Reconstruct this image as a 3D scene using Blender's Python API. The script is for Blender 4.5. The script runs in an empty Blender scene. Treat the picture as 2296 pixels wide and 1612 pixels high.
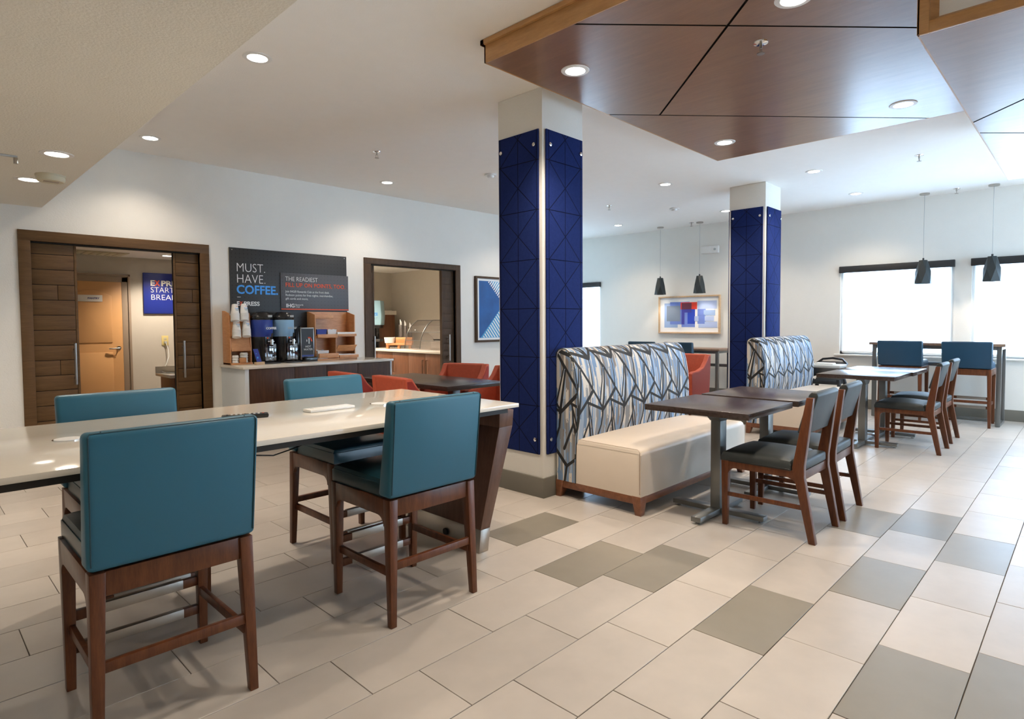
import bpy, bmesh, math, random
from mathutils import Vector, Matrix
random.seed(7)
S = bpy.context.scene
COL = S.collection

# ------------------------------------------------------------------ camera
H = 1.345
cam = bpy.data.cameras.new('camera'); cam_o = bpy.data.objects.new('camera', cam); COL.objects.link(cam_o)
cam.sensor_width = 36; cam.lens = 1344.69 / 2296 * 36; cam.shift_y = -27.74 / 2296
pitch, yaw, roll = 4.02970106e-02, 7.71410946e-01, 6.15646495e-03
cp, sp = math.cos(pitch), math.sin(pitch)
F = Vector((math.cos(yaw) * cp, math.sin(yaw) * cp, -sp)); R = Vector((math.sin(yaw), -math.cos(yaw), 0)); D = F.cross(R)
R2 = math.cos(roll) * R + math.sin(roll) * D; D2 = -math.sin(roll) * R + math.cos(roll) * D
m = Matrix((R2, -D2, -F)).transposed().to_4x4(); m.translation = (0, 0, H)
cam_o.matrix_world = m; cam.clip_start = 0.05
S.camera = cam_o
# ------------------------------------------------------------------ view and world
S.view_settings.view_transform = 'Standard'; S.view_settings.look = 'None'
S.view_settings.gamma = 1; S.view_settings.use_curve_mapping = False
S.view_settings.exposure = 0.56
w = bpy.data.worlds.new('world'); S.world = w; w.use_nodes = True
bg = w.node_tree.nodes['Background']; bg.inputs[0].default_value = (0.60, 0.80, 1.0, 1); bg.inputs[1].default_value = 11.5
LAMP_W = 108.0                      # spot power of one ceiling downlight
LAMP_C = (1.0, 0.85, 0.69)
S.cycles.max_bounces = 8; S.cycles.diffuse_bounces = 5; S.cycles.glossy_bounces = 4; S.cycles.transparent_max_bounces = 8
S.cycles.use_denoising = True; S.cycles.sample_clamp_indirect = 6

def portal(x, y, z, sx, sy, rot):
    l = bpy.data.lights.new('window_portal', 'AREA'); l.shape = 'RECTANGLE'; l.size = sx; l.size_y = sy
    l.cycles.is_portal = True
    o = bpy.data.objects.new('window_portal', l); COL.objects.link(o); o.location = (x, y, z); o.rotation_euler = rot
# ------------------------------------------------------------------ node helper
class E_:
    def __init__(s, nt, sock): s.nt, s.s = nt, sock
    def _m(s, op, *a):
        n = s.nt.nodes.new('ShaderNodeMath'); n.operation = op
        for i, x in enumerate((s,) + a):
            if isinstance(x, E_): s.nt.links.new(x.s, n.inputs[i])
            else: n.inputs[i].default_value = x
        return E_(s.nt, n.outputs[0])
    def __add__(s, o): return s._m('ADD', o)
    def __sub__(s, o): return s._m('SUBTRACT', o)
    def __mul__(s, o): return s._m('MULTIPLY', o)
    def __truediv__(s, o): return s._m('DIVIDE', o)
    def abs(s): return s._m('ABSOLUTE')
    def mn(s, o): return s._m('MINIMUM', o)
    def mx(s, o): return s._m('MAXIMUM', o)
    def lt(s, o): return s._m('LESS_THAN', o)
    def gt(s, o): return s._m('GREATER_THAN', o)
    def fl(s): return s._m('FLOOR')
    def fr(s): return s._m('FRACT')
    def sqrt(s): return s._m('SQRT')
    def clamp(s): return s.mx(0.0).mn(1.0)

def new_mat(name):
    m = bpy.data.materials.new(name); m.use_nodes = True
    return m, m.node_tree, m.node_tree.nodes['Principled BSDF']
def coords(nt, kind='Object'):
    t = nt.nodes.new('ShaderNodeTexCoord'); return t.outputs[kind]
def mixc(nt, fac, a, b, mode='MIX'):
    n = nt.nodes.new('ShaderNodeMix'); n.data_type = 'RGBA'; n.blend_type = mode
    for idx, x in ((0, fac), (6, a), (7, b)):
        if isinstance(x, E_): x = x.s
        if hasattr(x, 'is_linked') or isinstance(x, bpy.types.NodeSocket): nt.links.new(x, n.inputs[idx])
        elif isinstance(x, (int, float)): n.inputs[idx].default_value = x
        else: n.inputs[idx].default_value = (*x, 1)
    return n.outputs[2]
def noise(nt, vec, scale, detail=3, stretch=None, rough=0.5):
    if stretch:
        mp = nt.nodes.new('ShaderNodeMapping'); mp.inputs['Scale'].default_value = stretch
        nt.links.new(vec, mp.inputs[0]); vec = mp.outputs[0]
    n = nt.nodes.new('ShaderNodeTexNoise'); n.inputs['Scale'].default_value = scale; n.inputs['Detail'].default_value = detail
    n.inputs['Roughness'].default_value = rough
    nt.links.new(vec, n.inputs['Vector']); return E_(nt, n.outputs['Fac'])
def bump(nt, b, h, strength, dist=0.002):
    n = nt.nodes.new('ShaderNodeBump'); n.inputs['Strength'].default_value = strength; n.inputs['Distance'].default_value = dist
    nt.links.new(h.s, n.inputs['Height']); nt.links.new(n.outputs[0], b.inputs['Normal'])
def plain(name, col, rough=0.5, metal=0.0, var=0.06, vs=8, bs=0.0, bsc=60, spec=0.5, coat=0.0, dist=0.002):
    m, nt, b = new_mat(name)
    v = coords(nt)
    n = noise(nt, v, vs)
    c = mixc(nt, n, [x * (1 - var) for x in col], [min(1, x * (1 + var)) for x in col])
    nt.links.new(c, b.inputs['Base Color']); b.inputs['Roughness'].default_value = rough; b.inputs['Metallic'].default_value = metal
    b.inputs['Specular IOR Level'].default_value = spec; b.inputs['Coat Weight'].default_value = coat
    if bs: bump(nt, b, noise(nt, v, bsc, 2), bs, dist)
    return m
def wood(name, c1, c2, stretch=(1, 1, 12), scale=5, rough=0.4, spec=0.5, bs=0.05, coat=0.0, rnd=0.0):
    m, nt, b = new_mat(name); v = coords(nt)
    if rnd:
        oi = nt.nodes.new('ShaderNodeObjectInfo'); cb = nt.nodes.new('ShaderNodeVectorMath'); cb.operation = 'ADD'
        sc = nt.nodes.new('ShaderNodeVectorMath'); sc.operation = 'SCALE'; nt.links.new(oi.outputs['Location'], sc.inputs[0]); sc.inputs['Scale'].default_value = 1.7
        nt.links.new(v, cb.inputs[0]); nt.links.new(sc.outputs[0], cb.inputs[1]); v = cb.outputs[0]
    g = noise(nt, v, scale, 6, stretch, 0.62); g2 = noise(nt, v, scale * 6, 3, stretch, 0.6)
    f = ((g * 0.7 + g2 * 0.3 - 0.32) * 2.6).clamp()
    c = mixc(nt, f, c1, c2)
    nt.links.new(c, b.inputs['Base Color']); b.inputs['Roughness'].default_value = rough; b.inputs['Specular IOR Level'].default_value = spec
    b.inputs['Coat Weight'].default_value = coat; b.inputs['Coat Roughness'].default_value = 0.2
    if bs: bump(nt, b, g2, bs)
    return m
def emit(name, col, st):
    m, nt, b = new_mat(name); b.inputs['Base Color'].default_value = (0.8, 0.8, 0.8, 1)
    b.inputs['Emission Color'].default_value = (*col, 1); b.inputs['Emission Strength'].default_value = st; return m
def glassy(name, tint, gloss=0.06, rough=0.02):
    m, nt, b = new_mat(name); nt.nodes.remove(b); out = nt.nodes['Material Output']
    t = nt.nodes.new('ShaderNodeBsdfTransparent'); t.inputs[0].default_value = (*tint, 1)
    g = nt.nodes.new('ShaderNodeBsdfGlossy'); g.inputs['Roughness'].default_value = rough
    lw = nt.nodes.new('ShaderNodeLayerWeight'); lw.inputs[0].default_value = 0.5; f_ = E_(nt, lw.outputs['Facing'])
    fr = (f_ * f_ * f_ * f_ * 0.6 + gloss).clamp()
    mx = nt.nodes.new('ShaderNodeMixShader'); nt.links.new(fr.s, mx.inputs[0]); nt.links.new(t.outputs[0], mx.inputs[1]); nt.links.new(g.outputs[0], mx.inputs[2])
    nt.links.new(mx.outputs[0], out.inputs[0]); return m

# ------------------------------------------------------------------ materials
M = {}
M['wall'] = plain('wall_paint', (0.76, 0.745, 0.695), 0.6, var=0.02, bs=0.35, bsc=90, dist=0.003)
M['ceil'] = plain('ceiling_paint', (0.87, 0.855, 0.82), 0.75, var=0.02, bs=0.3, bsc=110, dist=0.003)
M['beigewall'] = plain('back_room_paint', (0.60, 0.56, 0.49), 0.6, var=0.03, bs=0.3, bsc=90)
M['base'] = plain('rubber_baseboard', (0.14, 0.13, 0.105), 0.5, var=0.04)
M['grout'] = plain('grout', (0.07, 0.055, 0.042), 0.9)
M['white'] = plain('white_paint', (0.78, 0.78, 0.76), 0.4, var=0.01)
M['whiteplastic'] = plain('white_plastic', (0.78, 0.77, 0.74), 0.35, var=0.01)
M['quartz'] = plain('white_quartz', (0.74, 0.69, 0.61), 0.09, var=0.02, vs=40, spec=0.6)
M['laminatewhite'] = plain('white_laminate', (0.64, 0.68, 0.70), 0.35, var=0.01)
M['black'] = plain('black_plastic', (0.012, 0.012, 0.013), 0.15, var=0.0)
M['blackmatte'] = plain('black_matte', (0.02, 0.02, 0.021), 0.55, var=0.05)
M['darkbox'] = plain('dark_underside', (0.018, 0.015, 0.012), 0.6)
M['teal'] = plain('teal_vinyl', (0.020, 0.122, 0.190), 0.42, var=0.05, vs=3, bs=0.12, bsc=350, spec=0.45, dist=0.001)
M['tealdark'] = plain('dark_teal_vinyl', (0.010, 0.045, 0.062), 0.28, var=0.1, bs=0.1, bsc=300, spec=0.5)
M['seam'] = plain('seam_thread', (0.012, 0.05, 0.07), 0.6)
M['navyfab'] = plain('navy_vinyl', (0.010, 0.050, 0.095), 0.4, var=0.1, bs=0.1, bsc=300)
M['greyfab'] = plain('charcoal_fabric', (0.028, 0.034, 0.034), 0.5, var=0.35, vs=14, bs=0.25, bsc=420, spec=0.4)
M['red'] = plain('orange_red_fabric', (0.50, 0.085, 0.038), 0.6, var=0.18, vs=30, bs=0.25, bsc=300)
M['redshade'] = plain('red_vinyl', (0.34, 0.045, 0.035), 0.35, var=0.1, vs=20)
M['cream'] = plain('cream_vinyl', (0.60, 0.52, 0.43), 0.33, var=0.03, bs=0.08, bsc=260, spec=0.5, dist=0.001)
M['frame'] = wood('walnut_stained_frame', (0.062, 0.019, 0.008), (0.165, 0.055, 0.021), (9, 9, 1.2), 4, 0.33, 0.35)
M['footwood'] = wood('cherry_base', (0.12, 0.045, 0.022), (0.24, 0.095, 0.045), (2, 8, 8), 4, 0.35)
M['tabletop'] = wood('espresso_laminate', (0.028, 0.018, 0.015), (0.062, 0.042, 0.036), (1.2, 14, 14), 4, 0.26, 0.5)
M['door'] = wood('brown_door_veneer', (0.078, 0.040, 0.016), (0.150, 0.083, 0.034), (1.0, 6, 12), 3, 0.5, 0.25, rnd=1)
M['door2'] = wood('espresso_casing', (0.055, 0.032, 0.017), (0.090, 0.054, 0.031), (8, 8, 1.2), 4, 0.5, 0.25)
M['groovedark'] = plain('dark_groove', (0.012, 0.008, 0.005), 0.8)
M['walnut'] = wood('walnut_cabinet', (0.040, 0.018, 0.010), (0.105, 0.050, 0.029), (10, 10, 0.7), 4, 0.45, 0.3)
M['walnut2'] = wood('red_walnut_cabinet', (0.09, 0.032, 0.013), (0.20, 0.078, 0.033), (10, 10, 0.7), 4, 0.38)
M['leg'] = wood('walnut_table_leg', (0.085, 0.040, 0.026), (0.17, 0.085, 0.055), (10, 10, 0.8), 4, 0.4)
M['cloud'] = wood('ceiling_veneer', (0.180, 0.086, 0.040), (0.260, 0.130, 0.063), (7, 1.0, 4), 3.0, 0.36, 0.7, bs=0.03, coat=0.3)
M['fascia'] = wood('fascia_veneer', (0.36, 0.18, 0.062), (0.54, 0.29, 0.11), (1.2, 1.2, 10), 4, 0.4)
M['maple'] = wood('maple_box', (0.50, 0.22, 0.085), (0.68, 0.34, 0.15), (2, 2, 8), 6, 0.42)
M['pale'] = wood('pale_frame', (0.55, 0.36, 0.20), (0.68, 0.48, 0.29), (2, 4, 8), 6, 0.45)
M['pantry'] = plain('pantry_door_paint', (0.72, 0.40, 0.17), 0.4, var=0.03)
M['casing'] = plain('taupe_casing', (0.36, 0.28, 0.21), 0.45, var=0.03)
M['tabwood'] = wood('oak_high_table', (0.16, 0.10, 0.065), (0.27, 0.18, 0.12), (1, 12, 12), 4, 0.4)
M['steel'] = plain('brushed_steel', (0.42, 0.39, 0.35), 0.28, 1.0, var=0.05)
M['plate'] = plain('foot_plate_metal', (0.40, 0.37, 0.33), 0.42, 1.0, var=0.08, bs=0.1, bsc=120)
M['chrome'] = plain('chrome', (0.8, 0.8, 0.8), 0.1, 1.0, var=0.0)
M['pewter'] = plain('grey_metal', (0.19, 0.195, 0.19), 0.35, 0.75, var=0.03)
M['shade'] = plain('black_shade_metal', (0.024, 0.030, 0.031), 0.5, 0.3, var=0.05)
M['lampwhite'] = emit('lamp_glow', (1.0, 0.94, 0.84), 14)
M['blind'] = None
M['bluesign'] = plain('blue_sign', (0.018, 0.035, 0.28), 0.4, var=0.02)
M['peg'] = None
M['txtwhite'] = plain('white_print', (0.82, 0.82, 0.80), 0.6, var=0)
M['txtblue'] = plain('blue_print', (0.06, 0.33, 0.82), 0.6, var=0)
M['txtred'] = plain('orange_print', (0.78, 0.10, 0.03), 0.6, var=0)
M['txtnavy'] = plain('navy_print', (0.02, 0.03, 0.2), 0.6, var=0)
M['txtgrey'] = plain('grey_print', (0.25, 0.35, 0.4), 0.6, var=0)
M['bandblue'] = plain('blue_band', (0.018, 0.045, 0.27), 0.3, var=0.02)
M['bandlight'] = plain('light_blue_band', (0.24, 0.42, 0.60), 0.3, var=0.02)
M['ltblue'] = plain('pale_blue_panel', (0.36, 0.60, 0.72), 0.3, var=0.02)
M['cup'] = plain('white_paper_cup', (0.80, 0.79, 0.76), 0.5, var=0.01)
M['smoke'] = plain('yellowed_plastic', (0.60, 0.55, 0.40), 0.5, var=0.02)
M['ivory'] = plain('ivory_plastic', (0.72, 0.60, 0.25), 0.45)
M['glass'] = glassy('window_glass', (0.96, 0.98, 1.0))
M['acrylic'] = glassy('smoked_acrylic', (0.80, 0.78, 0.78), 0.16)
M['greyplastic'] = plain('grey_tray_plastic', (0.42, 0.43, 0.42), 0.4)
M['paper'] = plain('mat_paper', (0.82, 0.83, 0.83), 0.6, var=0)

def felt_mat():
    m, nt, b = new_mat('navy_felt'); v = coords(nt)
    sx = nt.nodes.new('ShaderNodeSeparateXYZ'); nt.links.new(v, sx.inputs[0])
    x, z = E_(nt, sx.outputs[0]), E_(nt, sx.outputs[2])
    hw = 0.195
    t = ((z + 0.0) / 0.373).fr()                   # 0..1 within a cell
    wv = 0.0024
    d = x.abs()                                     # centre line
    d = d.mn((x.abs() - hw).abs())
    d = d.mn((t * 0.373).mn((t * -1.0 + 1.0) * 0.373))
    # two diagonals per cell
    k = 0.88
    d1 = ((t * 0.373 - 0.1865) - x * (0.1865 / hw)).abs() * 0.72
    d2 = ((t * 0.373 - 0.1865) + x * (0.1865 / hw)).abs() * 0.72
    d = d.mn(d1).mn(d2)
    line = (d * -1.0 / wv + 1.6).clamp()
    n = noise(nt, v, 260, 2); n2 = noise(nt, v, 40, 2)
    base = mixc(nt, n * 0.7 + n2 * 0.3, (0.004, 0.009, 0.052), (0.022, 0.040, 0.170))
    c = mixc(nt, line, base, (0.003, 0.004, 0.012))
    nt.links.new(c, b.inputs['Base Color']); b.inputs['Roughness'].default_value = 0.9; b.inputs['Specular IOR Level'].default_value = 0.08
    bump(nt, b, line * -1.0 + n * 0.2, 0.6, 0.004)
    return m
M['felt'] = felt_mat()

def peg_mat():
    m, nt, b = new_mat('pegboard'); v = coords(nt)
    sx = nt.nodes.new('ShaderNodeSeparateXYZ'); nt.links.new(v, sx.inputs[0])
    x, z = E_(nt, sx.outputs[0]), E_(nt, sx.outputs[2]); p = 0.0457
    dx = ((x / p).fr() - 0.5) * p; dz = ((z / p).fr() - 0.5) * p
    d = (dx * dx + dz * dz).sqrt().lt(0.0048)
    c = mixc(nt, d, (0.030, 0.031, 0.032), (0.004, 0.004, 0.004))
    nt.links.new(c, b.inputs['Base Color']); b.inputs['Roughness'].default_value = 0.5
    return m
M['peg'] = peg_mat()
def panelgrey():
    m, nt, b = new_mat('grey_overlay'); v = coords(nt)
    sx = nt.nodes.new('ShaderNodeSeparateXYZ'); nt.links.new(v, sx.inputs[0])
    x, z = E_(nt, sx.outputs[0]), E_(nt, sx.outputs[2]); p = 0.0457
    dx = ((x / p).fr() - 0.5) * p; dz = ((z / p).fr() - 0.5) * p
    d = (dx * dx + dz * dz).sqrt().lt(0.0042)
    c = mixc(nt, d, (0.088, 0.088, 0.098), (0.035, 0.035, 0.04))
    nt.links.new(c, b.inputs['Base Color']); b.inputs['Roughness'].default_value = 0.45
    return m
M['signgrey'] = panelgrey()

def blind_mat():
    m, nt, b = new_mat('sheer_shade'); nt.nodes.remove(b); out = nt.nodes['Material Output']
    t = nt.nodes.new('ShaderNodeBsdfTransparent'); t.inputs[0].default_value = (0.95, 0.97, 1, 1)
    tr = nt.nodes.new('ShaderNodeBsdfTranslucent'); tr.inputs[0].default_value = (0.9, 0.93, 0.96, 1)
    df = nt.nodes.new('ShaderNodeBsdfDiffuse'); df.inputs[0].default_value = (0.8, 0.82, 0.84, 1)
    m1 = nt.nodes.new('ShaderNodeMixShader'); m1.inputs[0].default_value = 0.3; nt.links.new(tr.outputs[0], m1.inputs[1]); nt.links.new(df.outputs[0], m1.inputs[2])
    m2 = nt.nodes.new('ShaderNodeMixShader'); m2.inputs[0].default_value = 0.45; nt.links.new(t.outputs[0], m2.inputs[1]); nt.links.new(m1.outputs[0], m2.inputs[2])
    nt.links.new(m2.outputs[0], out.inputs[0]); return m
M['blind'] = blind_mat()

def tile_mat(name, c, dark=False):
    m, nt, b = new_mat(name); v = coords(nt)
    oi = nt.nodes.new('ShaderNodeObjectInfo')
    sc = nt.nodes.new('ShaderNodeVectorMath'); sc.operation = 'SCALE'; sc.inputs['Scale'].default_value = 3.1
    nt.links.new(oi.outputs['Location'], sc.inputs[0])
    ad = nt.nodes.new('ShaderNodeVectorMath'); nt.links.new(v, ad.inputs[0]); nt.links.new(sc.outputs[0], ad.inputs[1])
    n = noise(nt, ad.outputs[0], 2.2, 4, (1, 1, 1), 0.6); n2 = noise(nt, ad.outputs[0], 9, 3)
    r = E_(nt, oi.outputs['Random'])
    f = ((n * 1.1 + n2 * 0.4 + r * 0.45) - 0.55).clamp()
    col = mixc(nt, f, [x * 0.80 for x in c], [x * 1.10 for x in c])
    nt.links.new(col, b.inputs['Base Color']); b.inputs['Roughness'].default_value = 0.34; b.inputs['Specular IOR Level'].default_value = 0.5
    bump(nt, b, n2, 0.06); return m
M['tile'] = tile_mat('beige_tile', (0.465, 0.420, 0.372))
M['tiledark'] = tile_mat('taupe_tile', (0.235, 0.210, 0.170))

def fabric_mat():
    m, nt, b = new_mat('patterned_fabric')
    uv = coords(nt, 'UV'); sx = nt.nodes.new('ShaderNodeSeparateXYZ'); nt.links.new(uv, sx.inputs[0])
    U, V = E_(nt, sx.outputs[0]), E_(nt, sx.outputs[1])
    P = 0.30
    u = (U / P).fr(); v = V
    segs = [  # (u0,v0,u1,v1,w0,w1)   u in periods, v in metres down from the top, w half-widths in metres
        (0, .13, .32, -.03, .010, .008), (.22, .06, 1, .13, .010, .011), (.52, -.02, .95, .115, .004, .006), (.76, -.02, .97, .11, .008, .009),
        (1, .13, 1, .38, .004, .008), (.22, .06, .52, .20, .003, .003), (.3, .09, 1, .38, .004, .007),
        (.52, .19, .28, .46, .002, .003), (.56, .22, .40, .52, .003, .008), (0, .38, .4, .53, .005, .005), (1, .38, .38, .55, .010, .008),
        (.76, .47, 1.4, .54, .006, .006), (-.24, .47, .4, .54, .006, .006), (.4, .54, .36, .66, .006, .004), (.36, .66, .18, .80, .004, .007), (.78, .47, .82, .62, .003, .003),
        (.82, .62, .52, .82, .004, .007), (.82, .62, 1.02, .82, .006, .010), (.76, .47, 1.1, .80, .002, .003), (-.24, .47, .1, .80, .002, .003),
        (.2, .82, .60, .95, .008, .010), (1.2, .82, .60, .95, .006, .007), (.60, .95, .45, 1.2, .006, .005), (.1, .85, .3, 1.2, .006, .007),
    ]
    acc = None
    ux = u * P
    for (u0, v0, u1, v1, w0, w1) in segs:
        ax, ay, bx, by = u0 * P, v0, u1 * P, v1
        dx, dy = bx - ax, by - ay; L2 = dx * dx + dy * dy
        px, py = ux - ax, v - ay
        t = ((px * dx + py * dy) / L2).clamp()
        ex, ey = px - t * dx, py - t * dy
        d = (ex * ex + ey * ey).sqrt() - (t * (w1 - w0) + w0)
        acc = d if acc is None else acc.mn(d)
    line = ((acc - 0.0048) * -700.0 + 0.5).clamp()
    # brushed vertical bands with jagged ends
    cv = nt.nodes.new('ShaderNodeCombineXYZ')
    jag = noise(nt, uv, 9, 1)
    nt.links.new((U * 26.0 + (noise(nt, uv, 3.3, 1) * 1.0)).s, cv.inputs[0])
    nt.links.new((V * 2.1 + (U * 26.0).fl() * 1.37).s, cv.inputs[1])
    vo = nt.nodes.new('ShaderNodeTexWhiteNoise'); vo.noise_dimensions = '2D'
    fx = nt.nodes.new('ShaderNodeVectorMath'); fx.operation = 'FLOOR'
    cv2 = nt.nodes.new('ShaderNodeCombineXYZ')
    fine = noise(nt, uv, 55, 2, (1.6, 0.12, 1))
    nt.links.new((U * 34.0 + fine * 1.3).s, cv2.inputs[0]); nt.links.new((V * 4.2 + ((U * 34.0).fl() * 0.618).fr() * 7.0 + noise(nt, uv, 120, 1, (1, .4, 1)) * 0.5).s, cv2.inputs[1])
    nt.links.new(cv2.outputs[0], fx.inputs[0]); nt.links.new(fx.outputs[0], vo.inputs['Vector'])
    rp = nt.nodes.new('ShaderNodeValToRGB'); rp.color_ramp.interpolation = 'CONSTANT'
    els = rp.color_ramp.elements
    els[0].position = 0; els[0].color = (0.15, 0.235, 0.37, 1); els[1].position = 0.34; els[1].color = (0.56, 0.52, 0.46, 1)
    for p, c in ((0.60, (0.22, 0.23, 0.24)), (0.78, (0.28, 0.37, 0.50)), (0.90, (0.20, 0.175, 0.155))):
        e = els.new(p); e.color = (*c, 1)
    nt.links.new(vo.outputs['Value'], rp.inputs[0])
    c = mixc(nt, line, rp.outputs[0], (0.012, 0.013, 0.014))
    nt.links.new(c, b.inputs['Base Color']); b.inputs['Roughness'].default_value = 0.75
    bump(nt, b, noise(nt, uv, 500, 1), 0.2, 0.001)
    return m
M['pattern'] = fabric_mat()

# ------------------------------------------------------------------ mesh builder
class MB:
    def __init__(s): s.b = bmesh.new(); s.mats = []; s.mi = 0
    def mat(s, m):
        if m not in s.mats: s.mats.append(m)
        s.mi = s.mats.index(m); return s
    def _fin(s, faces, bev, seg=2):
        for f in faces: f.material_index = s.mi
        if bev > 0:
            es = list({e for f in faces for e in f.edges})
            r = bmesh.ops.bevel(s.b, geom=es, offset=bev, segments=seg, affect='EDGES', profile=0.5, clamp_overlap=True)
            for f in r['faces']: f.material_index = s.mi
    def hexa(s, p, bev=0, seg=2):
        v = [s.b.verts.new(x) for x in p]
        fs = [s.b.faces.new([v[i] for i in q]) for q in ((3, 2, 1, 0), (4, 5, 6, 7), (0, 1, 5, 4), (1, 2, 6, 5), (2, 3, 7, 6), (3, 0, 4, 7))]
        s._fin(fs, bev, seg); return s
    def box(s, x0, x1, y0, y1, z0, z1, bev=0, seg=2):
        x0, x1 = sorted((x0, x1)); y0, y1 = sorted((y0, y1)); z0, z1 = sorted((z0, z1))
        return s.hexa([(x0, y0, z0), (x1, y0, z0), (x1, y1, z0), (x0, y1, z0), (x0, y0, z1), (x1, y0, z1), (x1, y1, z1), (x0, y1, z1)], bev, seg)
    def frust(s, a, za, b, zb, bev=0):          # a,b = (x0,x1,y0,y1)
        return s.hexa([(a[0], a[2], za), (a[1], a[2], za), (a[1], a[3], za), (a[0], a[3], za), (b[0], b[2], zb), (b[1], b[2], zb), (b[1], b[3], zb), (b[0], b[3], zb)], bev)
    def prism(s, pts, axis, a0, a1, bev=0, seg=2):
        def P(p, a):
            return {'x': (a, p[0], p[1]), 'y': (p[0], a, p[1]), 'z': (p[0], p[1], a)}[axis]
        lo = [s.b.verts.new(P(p, a0)) for p in pts]; hi = [s.b.verts.new(P(p, a1)) for p in pts]
        n = len(pts); fs = [s.b.faces.new(lo), s.b.faces.new(hi[::-1])]
        for i in range(n): fs.append(s.b.faces.new([lo[i], hi[i], hi[(i + 1) % n], lo[(i + 1) % n]]))
        bmesh.ops.recalc_face_normals(s.b, faces=fs)
        s._fin(fs, bev, seg); return s
    def cyl(s, p0, p1, r0, r1=None, n=16, cap=True):
        r1 = r0 if r1 is None else r1
        p0, p1 = Vector(p0), Vector(p1); d = (p1 - p0).normalized()
        a = d.orthogonal().normalized(); b_ = d.cross(a)
        lo = [s.b.verts.new(p0 + (a * math.cos(t) + b_ * math.sin(t)) * r0) for t in [2 * math.pi * i / n for i in range(n)]]
        hi = [s.b.verts.new(p1 + (a * math.cos(t) + b_ * math.sin(t)) * r1) for t in [2 * math.pi * i / n for i in range(n)]]
        fs = [s.b.faces.new([lo[i], lo[(i + 1) % n], hi[(i + 1) % n], hi[i]]) for i in range(n)]
        if cap: fs += [s.b.faces.new(lo[::-1]), s.b.faces.new(hi)]
        s._fin(fs, 0); return s
    def lathe(s, prof, c=(0, 0, 0), n=24, axis=Vector((0, 0, 1))):
        q = Vector((0, 0, 1)).rotation_difference(axis)
        rings = []
        for r, z in prof:
            rings.append([s.b.verts.new(Vector(c) + q @ Vector((max(r, 1e-4) * math.cos(2 * math.pi * i / n), max(r, 1e-4) * math.sin(2 * math.pi * i / n), z))) for i in range(n)])
        fs = []
        for k in range(len(rings) - 1):
            for i in range(n): fs.append(s.b.faces.new([rings[k][i], rings[k][(i + 1) % n], rings[k + 1][(i + 1) % n], rings[k + 1][i]]))
        fs.append(s.b.faces.new(rings[0][::-1])); fs.append(s.b.faces.new(rings[-1]))
        s._fin(fs, 0); return s
    def tube(s, pts, r, n=8):
        pts = [Vector(p) for p in pts]; rings = []
        for i, p in enumerate(pts):
            d = (pts[min(i + 1, len(pts) - 1)] - pts[max(i - 1, 0)]).normalized()
            if i == 0: a = d.orthogonal().normalized()
            else: a = (a - d * a.dot(d)).normalized()
            b_ = d.cross(a)
            rings.append([s.b.verts.new(p + (a * math.cos(2 * math.pi * k / n) + b_ * math.sin(2 * math.pi * k / n)) * r) for k in range(n)])
        fs = []
        for k in range(len(rings) - 1):
            for i in range(n): fs.append(s.b.faces.new([rings[k][i], rings[k][(i + 1) % n], rings[k + 1][(i + 1) % n], rings[k + 1][i]]))
        fs += [s.b.faces.new(rings[0][::-1]), s.b.faces.new(rings[-1])]
        s._fin(fs, 0); return s
    def mesh(s, name):
        me = bpy.data.meshes.new(name); bmesh.ops.recalc_face_normals(s.b, faces=s.b.faces[:]) if False else None
        s.b.to_mesh(me); s.b.free()
        for m in s.mats: me.materials.append(m)
        me.polygons.foreach_set('use_smooth', [True] * len(me.polygons))
        me.set_sharp_from_angle(angle=math.radians(38)); return me
def cushion(m, x0, x1, y0, y1, z0, z1, crown=.02, r=.03, n=14):
    mb = MB().mat(M[m]); b = mb.b; cx, cy = (x0 + x1) / 2, (y0 + y1) / 2; a, c = (x1 - x0) / 2, (y1 - y0) / 2
    def t_(u): return math.copysign(1 - (1 - abs(u)) ** 1.6, u)
    top = [[None] * (n + 1) for _ in range(n + 1)]
    for i in range(n + 1):
        for j in range(n + 1):
            u, v = t_(2 * i / n - 1), t_(2 * j / n - 1)
            du, dv = (1 - abs(u)) * a, (1 - abs(v)) * c; e = min(du, dv)
            drop = r - math.sqrt(max(0, r * r - (r - min(e, r)) ** 2)) if e < r else 0
            top[i][j] = b.verts.new((cx + u * a, cy + v * c, z1 - drop * .9 + crown * (1 - u * u) * (1 - v * v)))
    fs = [b.faces.new([top[i][j], top[i + 1][j], top[i + 1][j + 1], top[i][j + 1]]) for i in range(n) for j in range(n)]
    ring = [top[i][0] for i in range(n)] + [top[n][j] for j in range(n)] + [top[n - i][n] for i in range(n)] + [top[0][n - j] for j in range(n)]
    lo = [b.verts.new((v.co.x, v.co.y, z0)) for v in ring]; N = len(ring)
    fs += [b.faces.new([ring[k], lo[k], lo[(k + 1) % N], ring[(k + 1) % N]]) for k in range(N)]
    fs.append(b.faces.new(lo)); bmesh.ops.recalc_face_normals(b, faces=fs); mb._fin(fs, 0); return mb
def obj(name, mb, parent=None, loc=None, label=None, cat=None, group=None, kind=None, rot=None):
    me = mb.mesh(name) if isinstance(mb, MB) else mb
    o = bpy.data.objects.new(name, me); COL.objects.link(o)
    if parent is not None: o.parent = parent
    if loc: o.location = loc
    if rot: o.rotation_euler = rot
    tag(o, label, cat, group, kind); return o
def tag(o, label=None, cat=None, group=None, kind=None):
    if label: o['label'] = label
    if cat: o['category'] = cat
    if group: o['group'] = group
    if kind: o['kind'] = kind
def thing(name, loc, label, cat, rz=0, group=None, rot=None):
    o = bpy.data.objects.new(name, None); COL.objects.link(o); o.location = loc
    o.rotation_euler = rot if rot else (0, 0, rz); o.empty_display_size = 0.1
    tag(o, label, cat, group); return o
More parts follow.
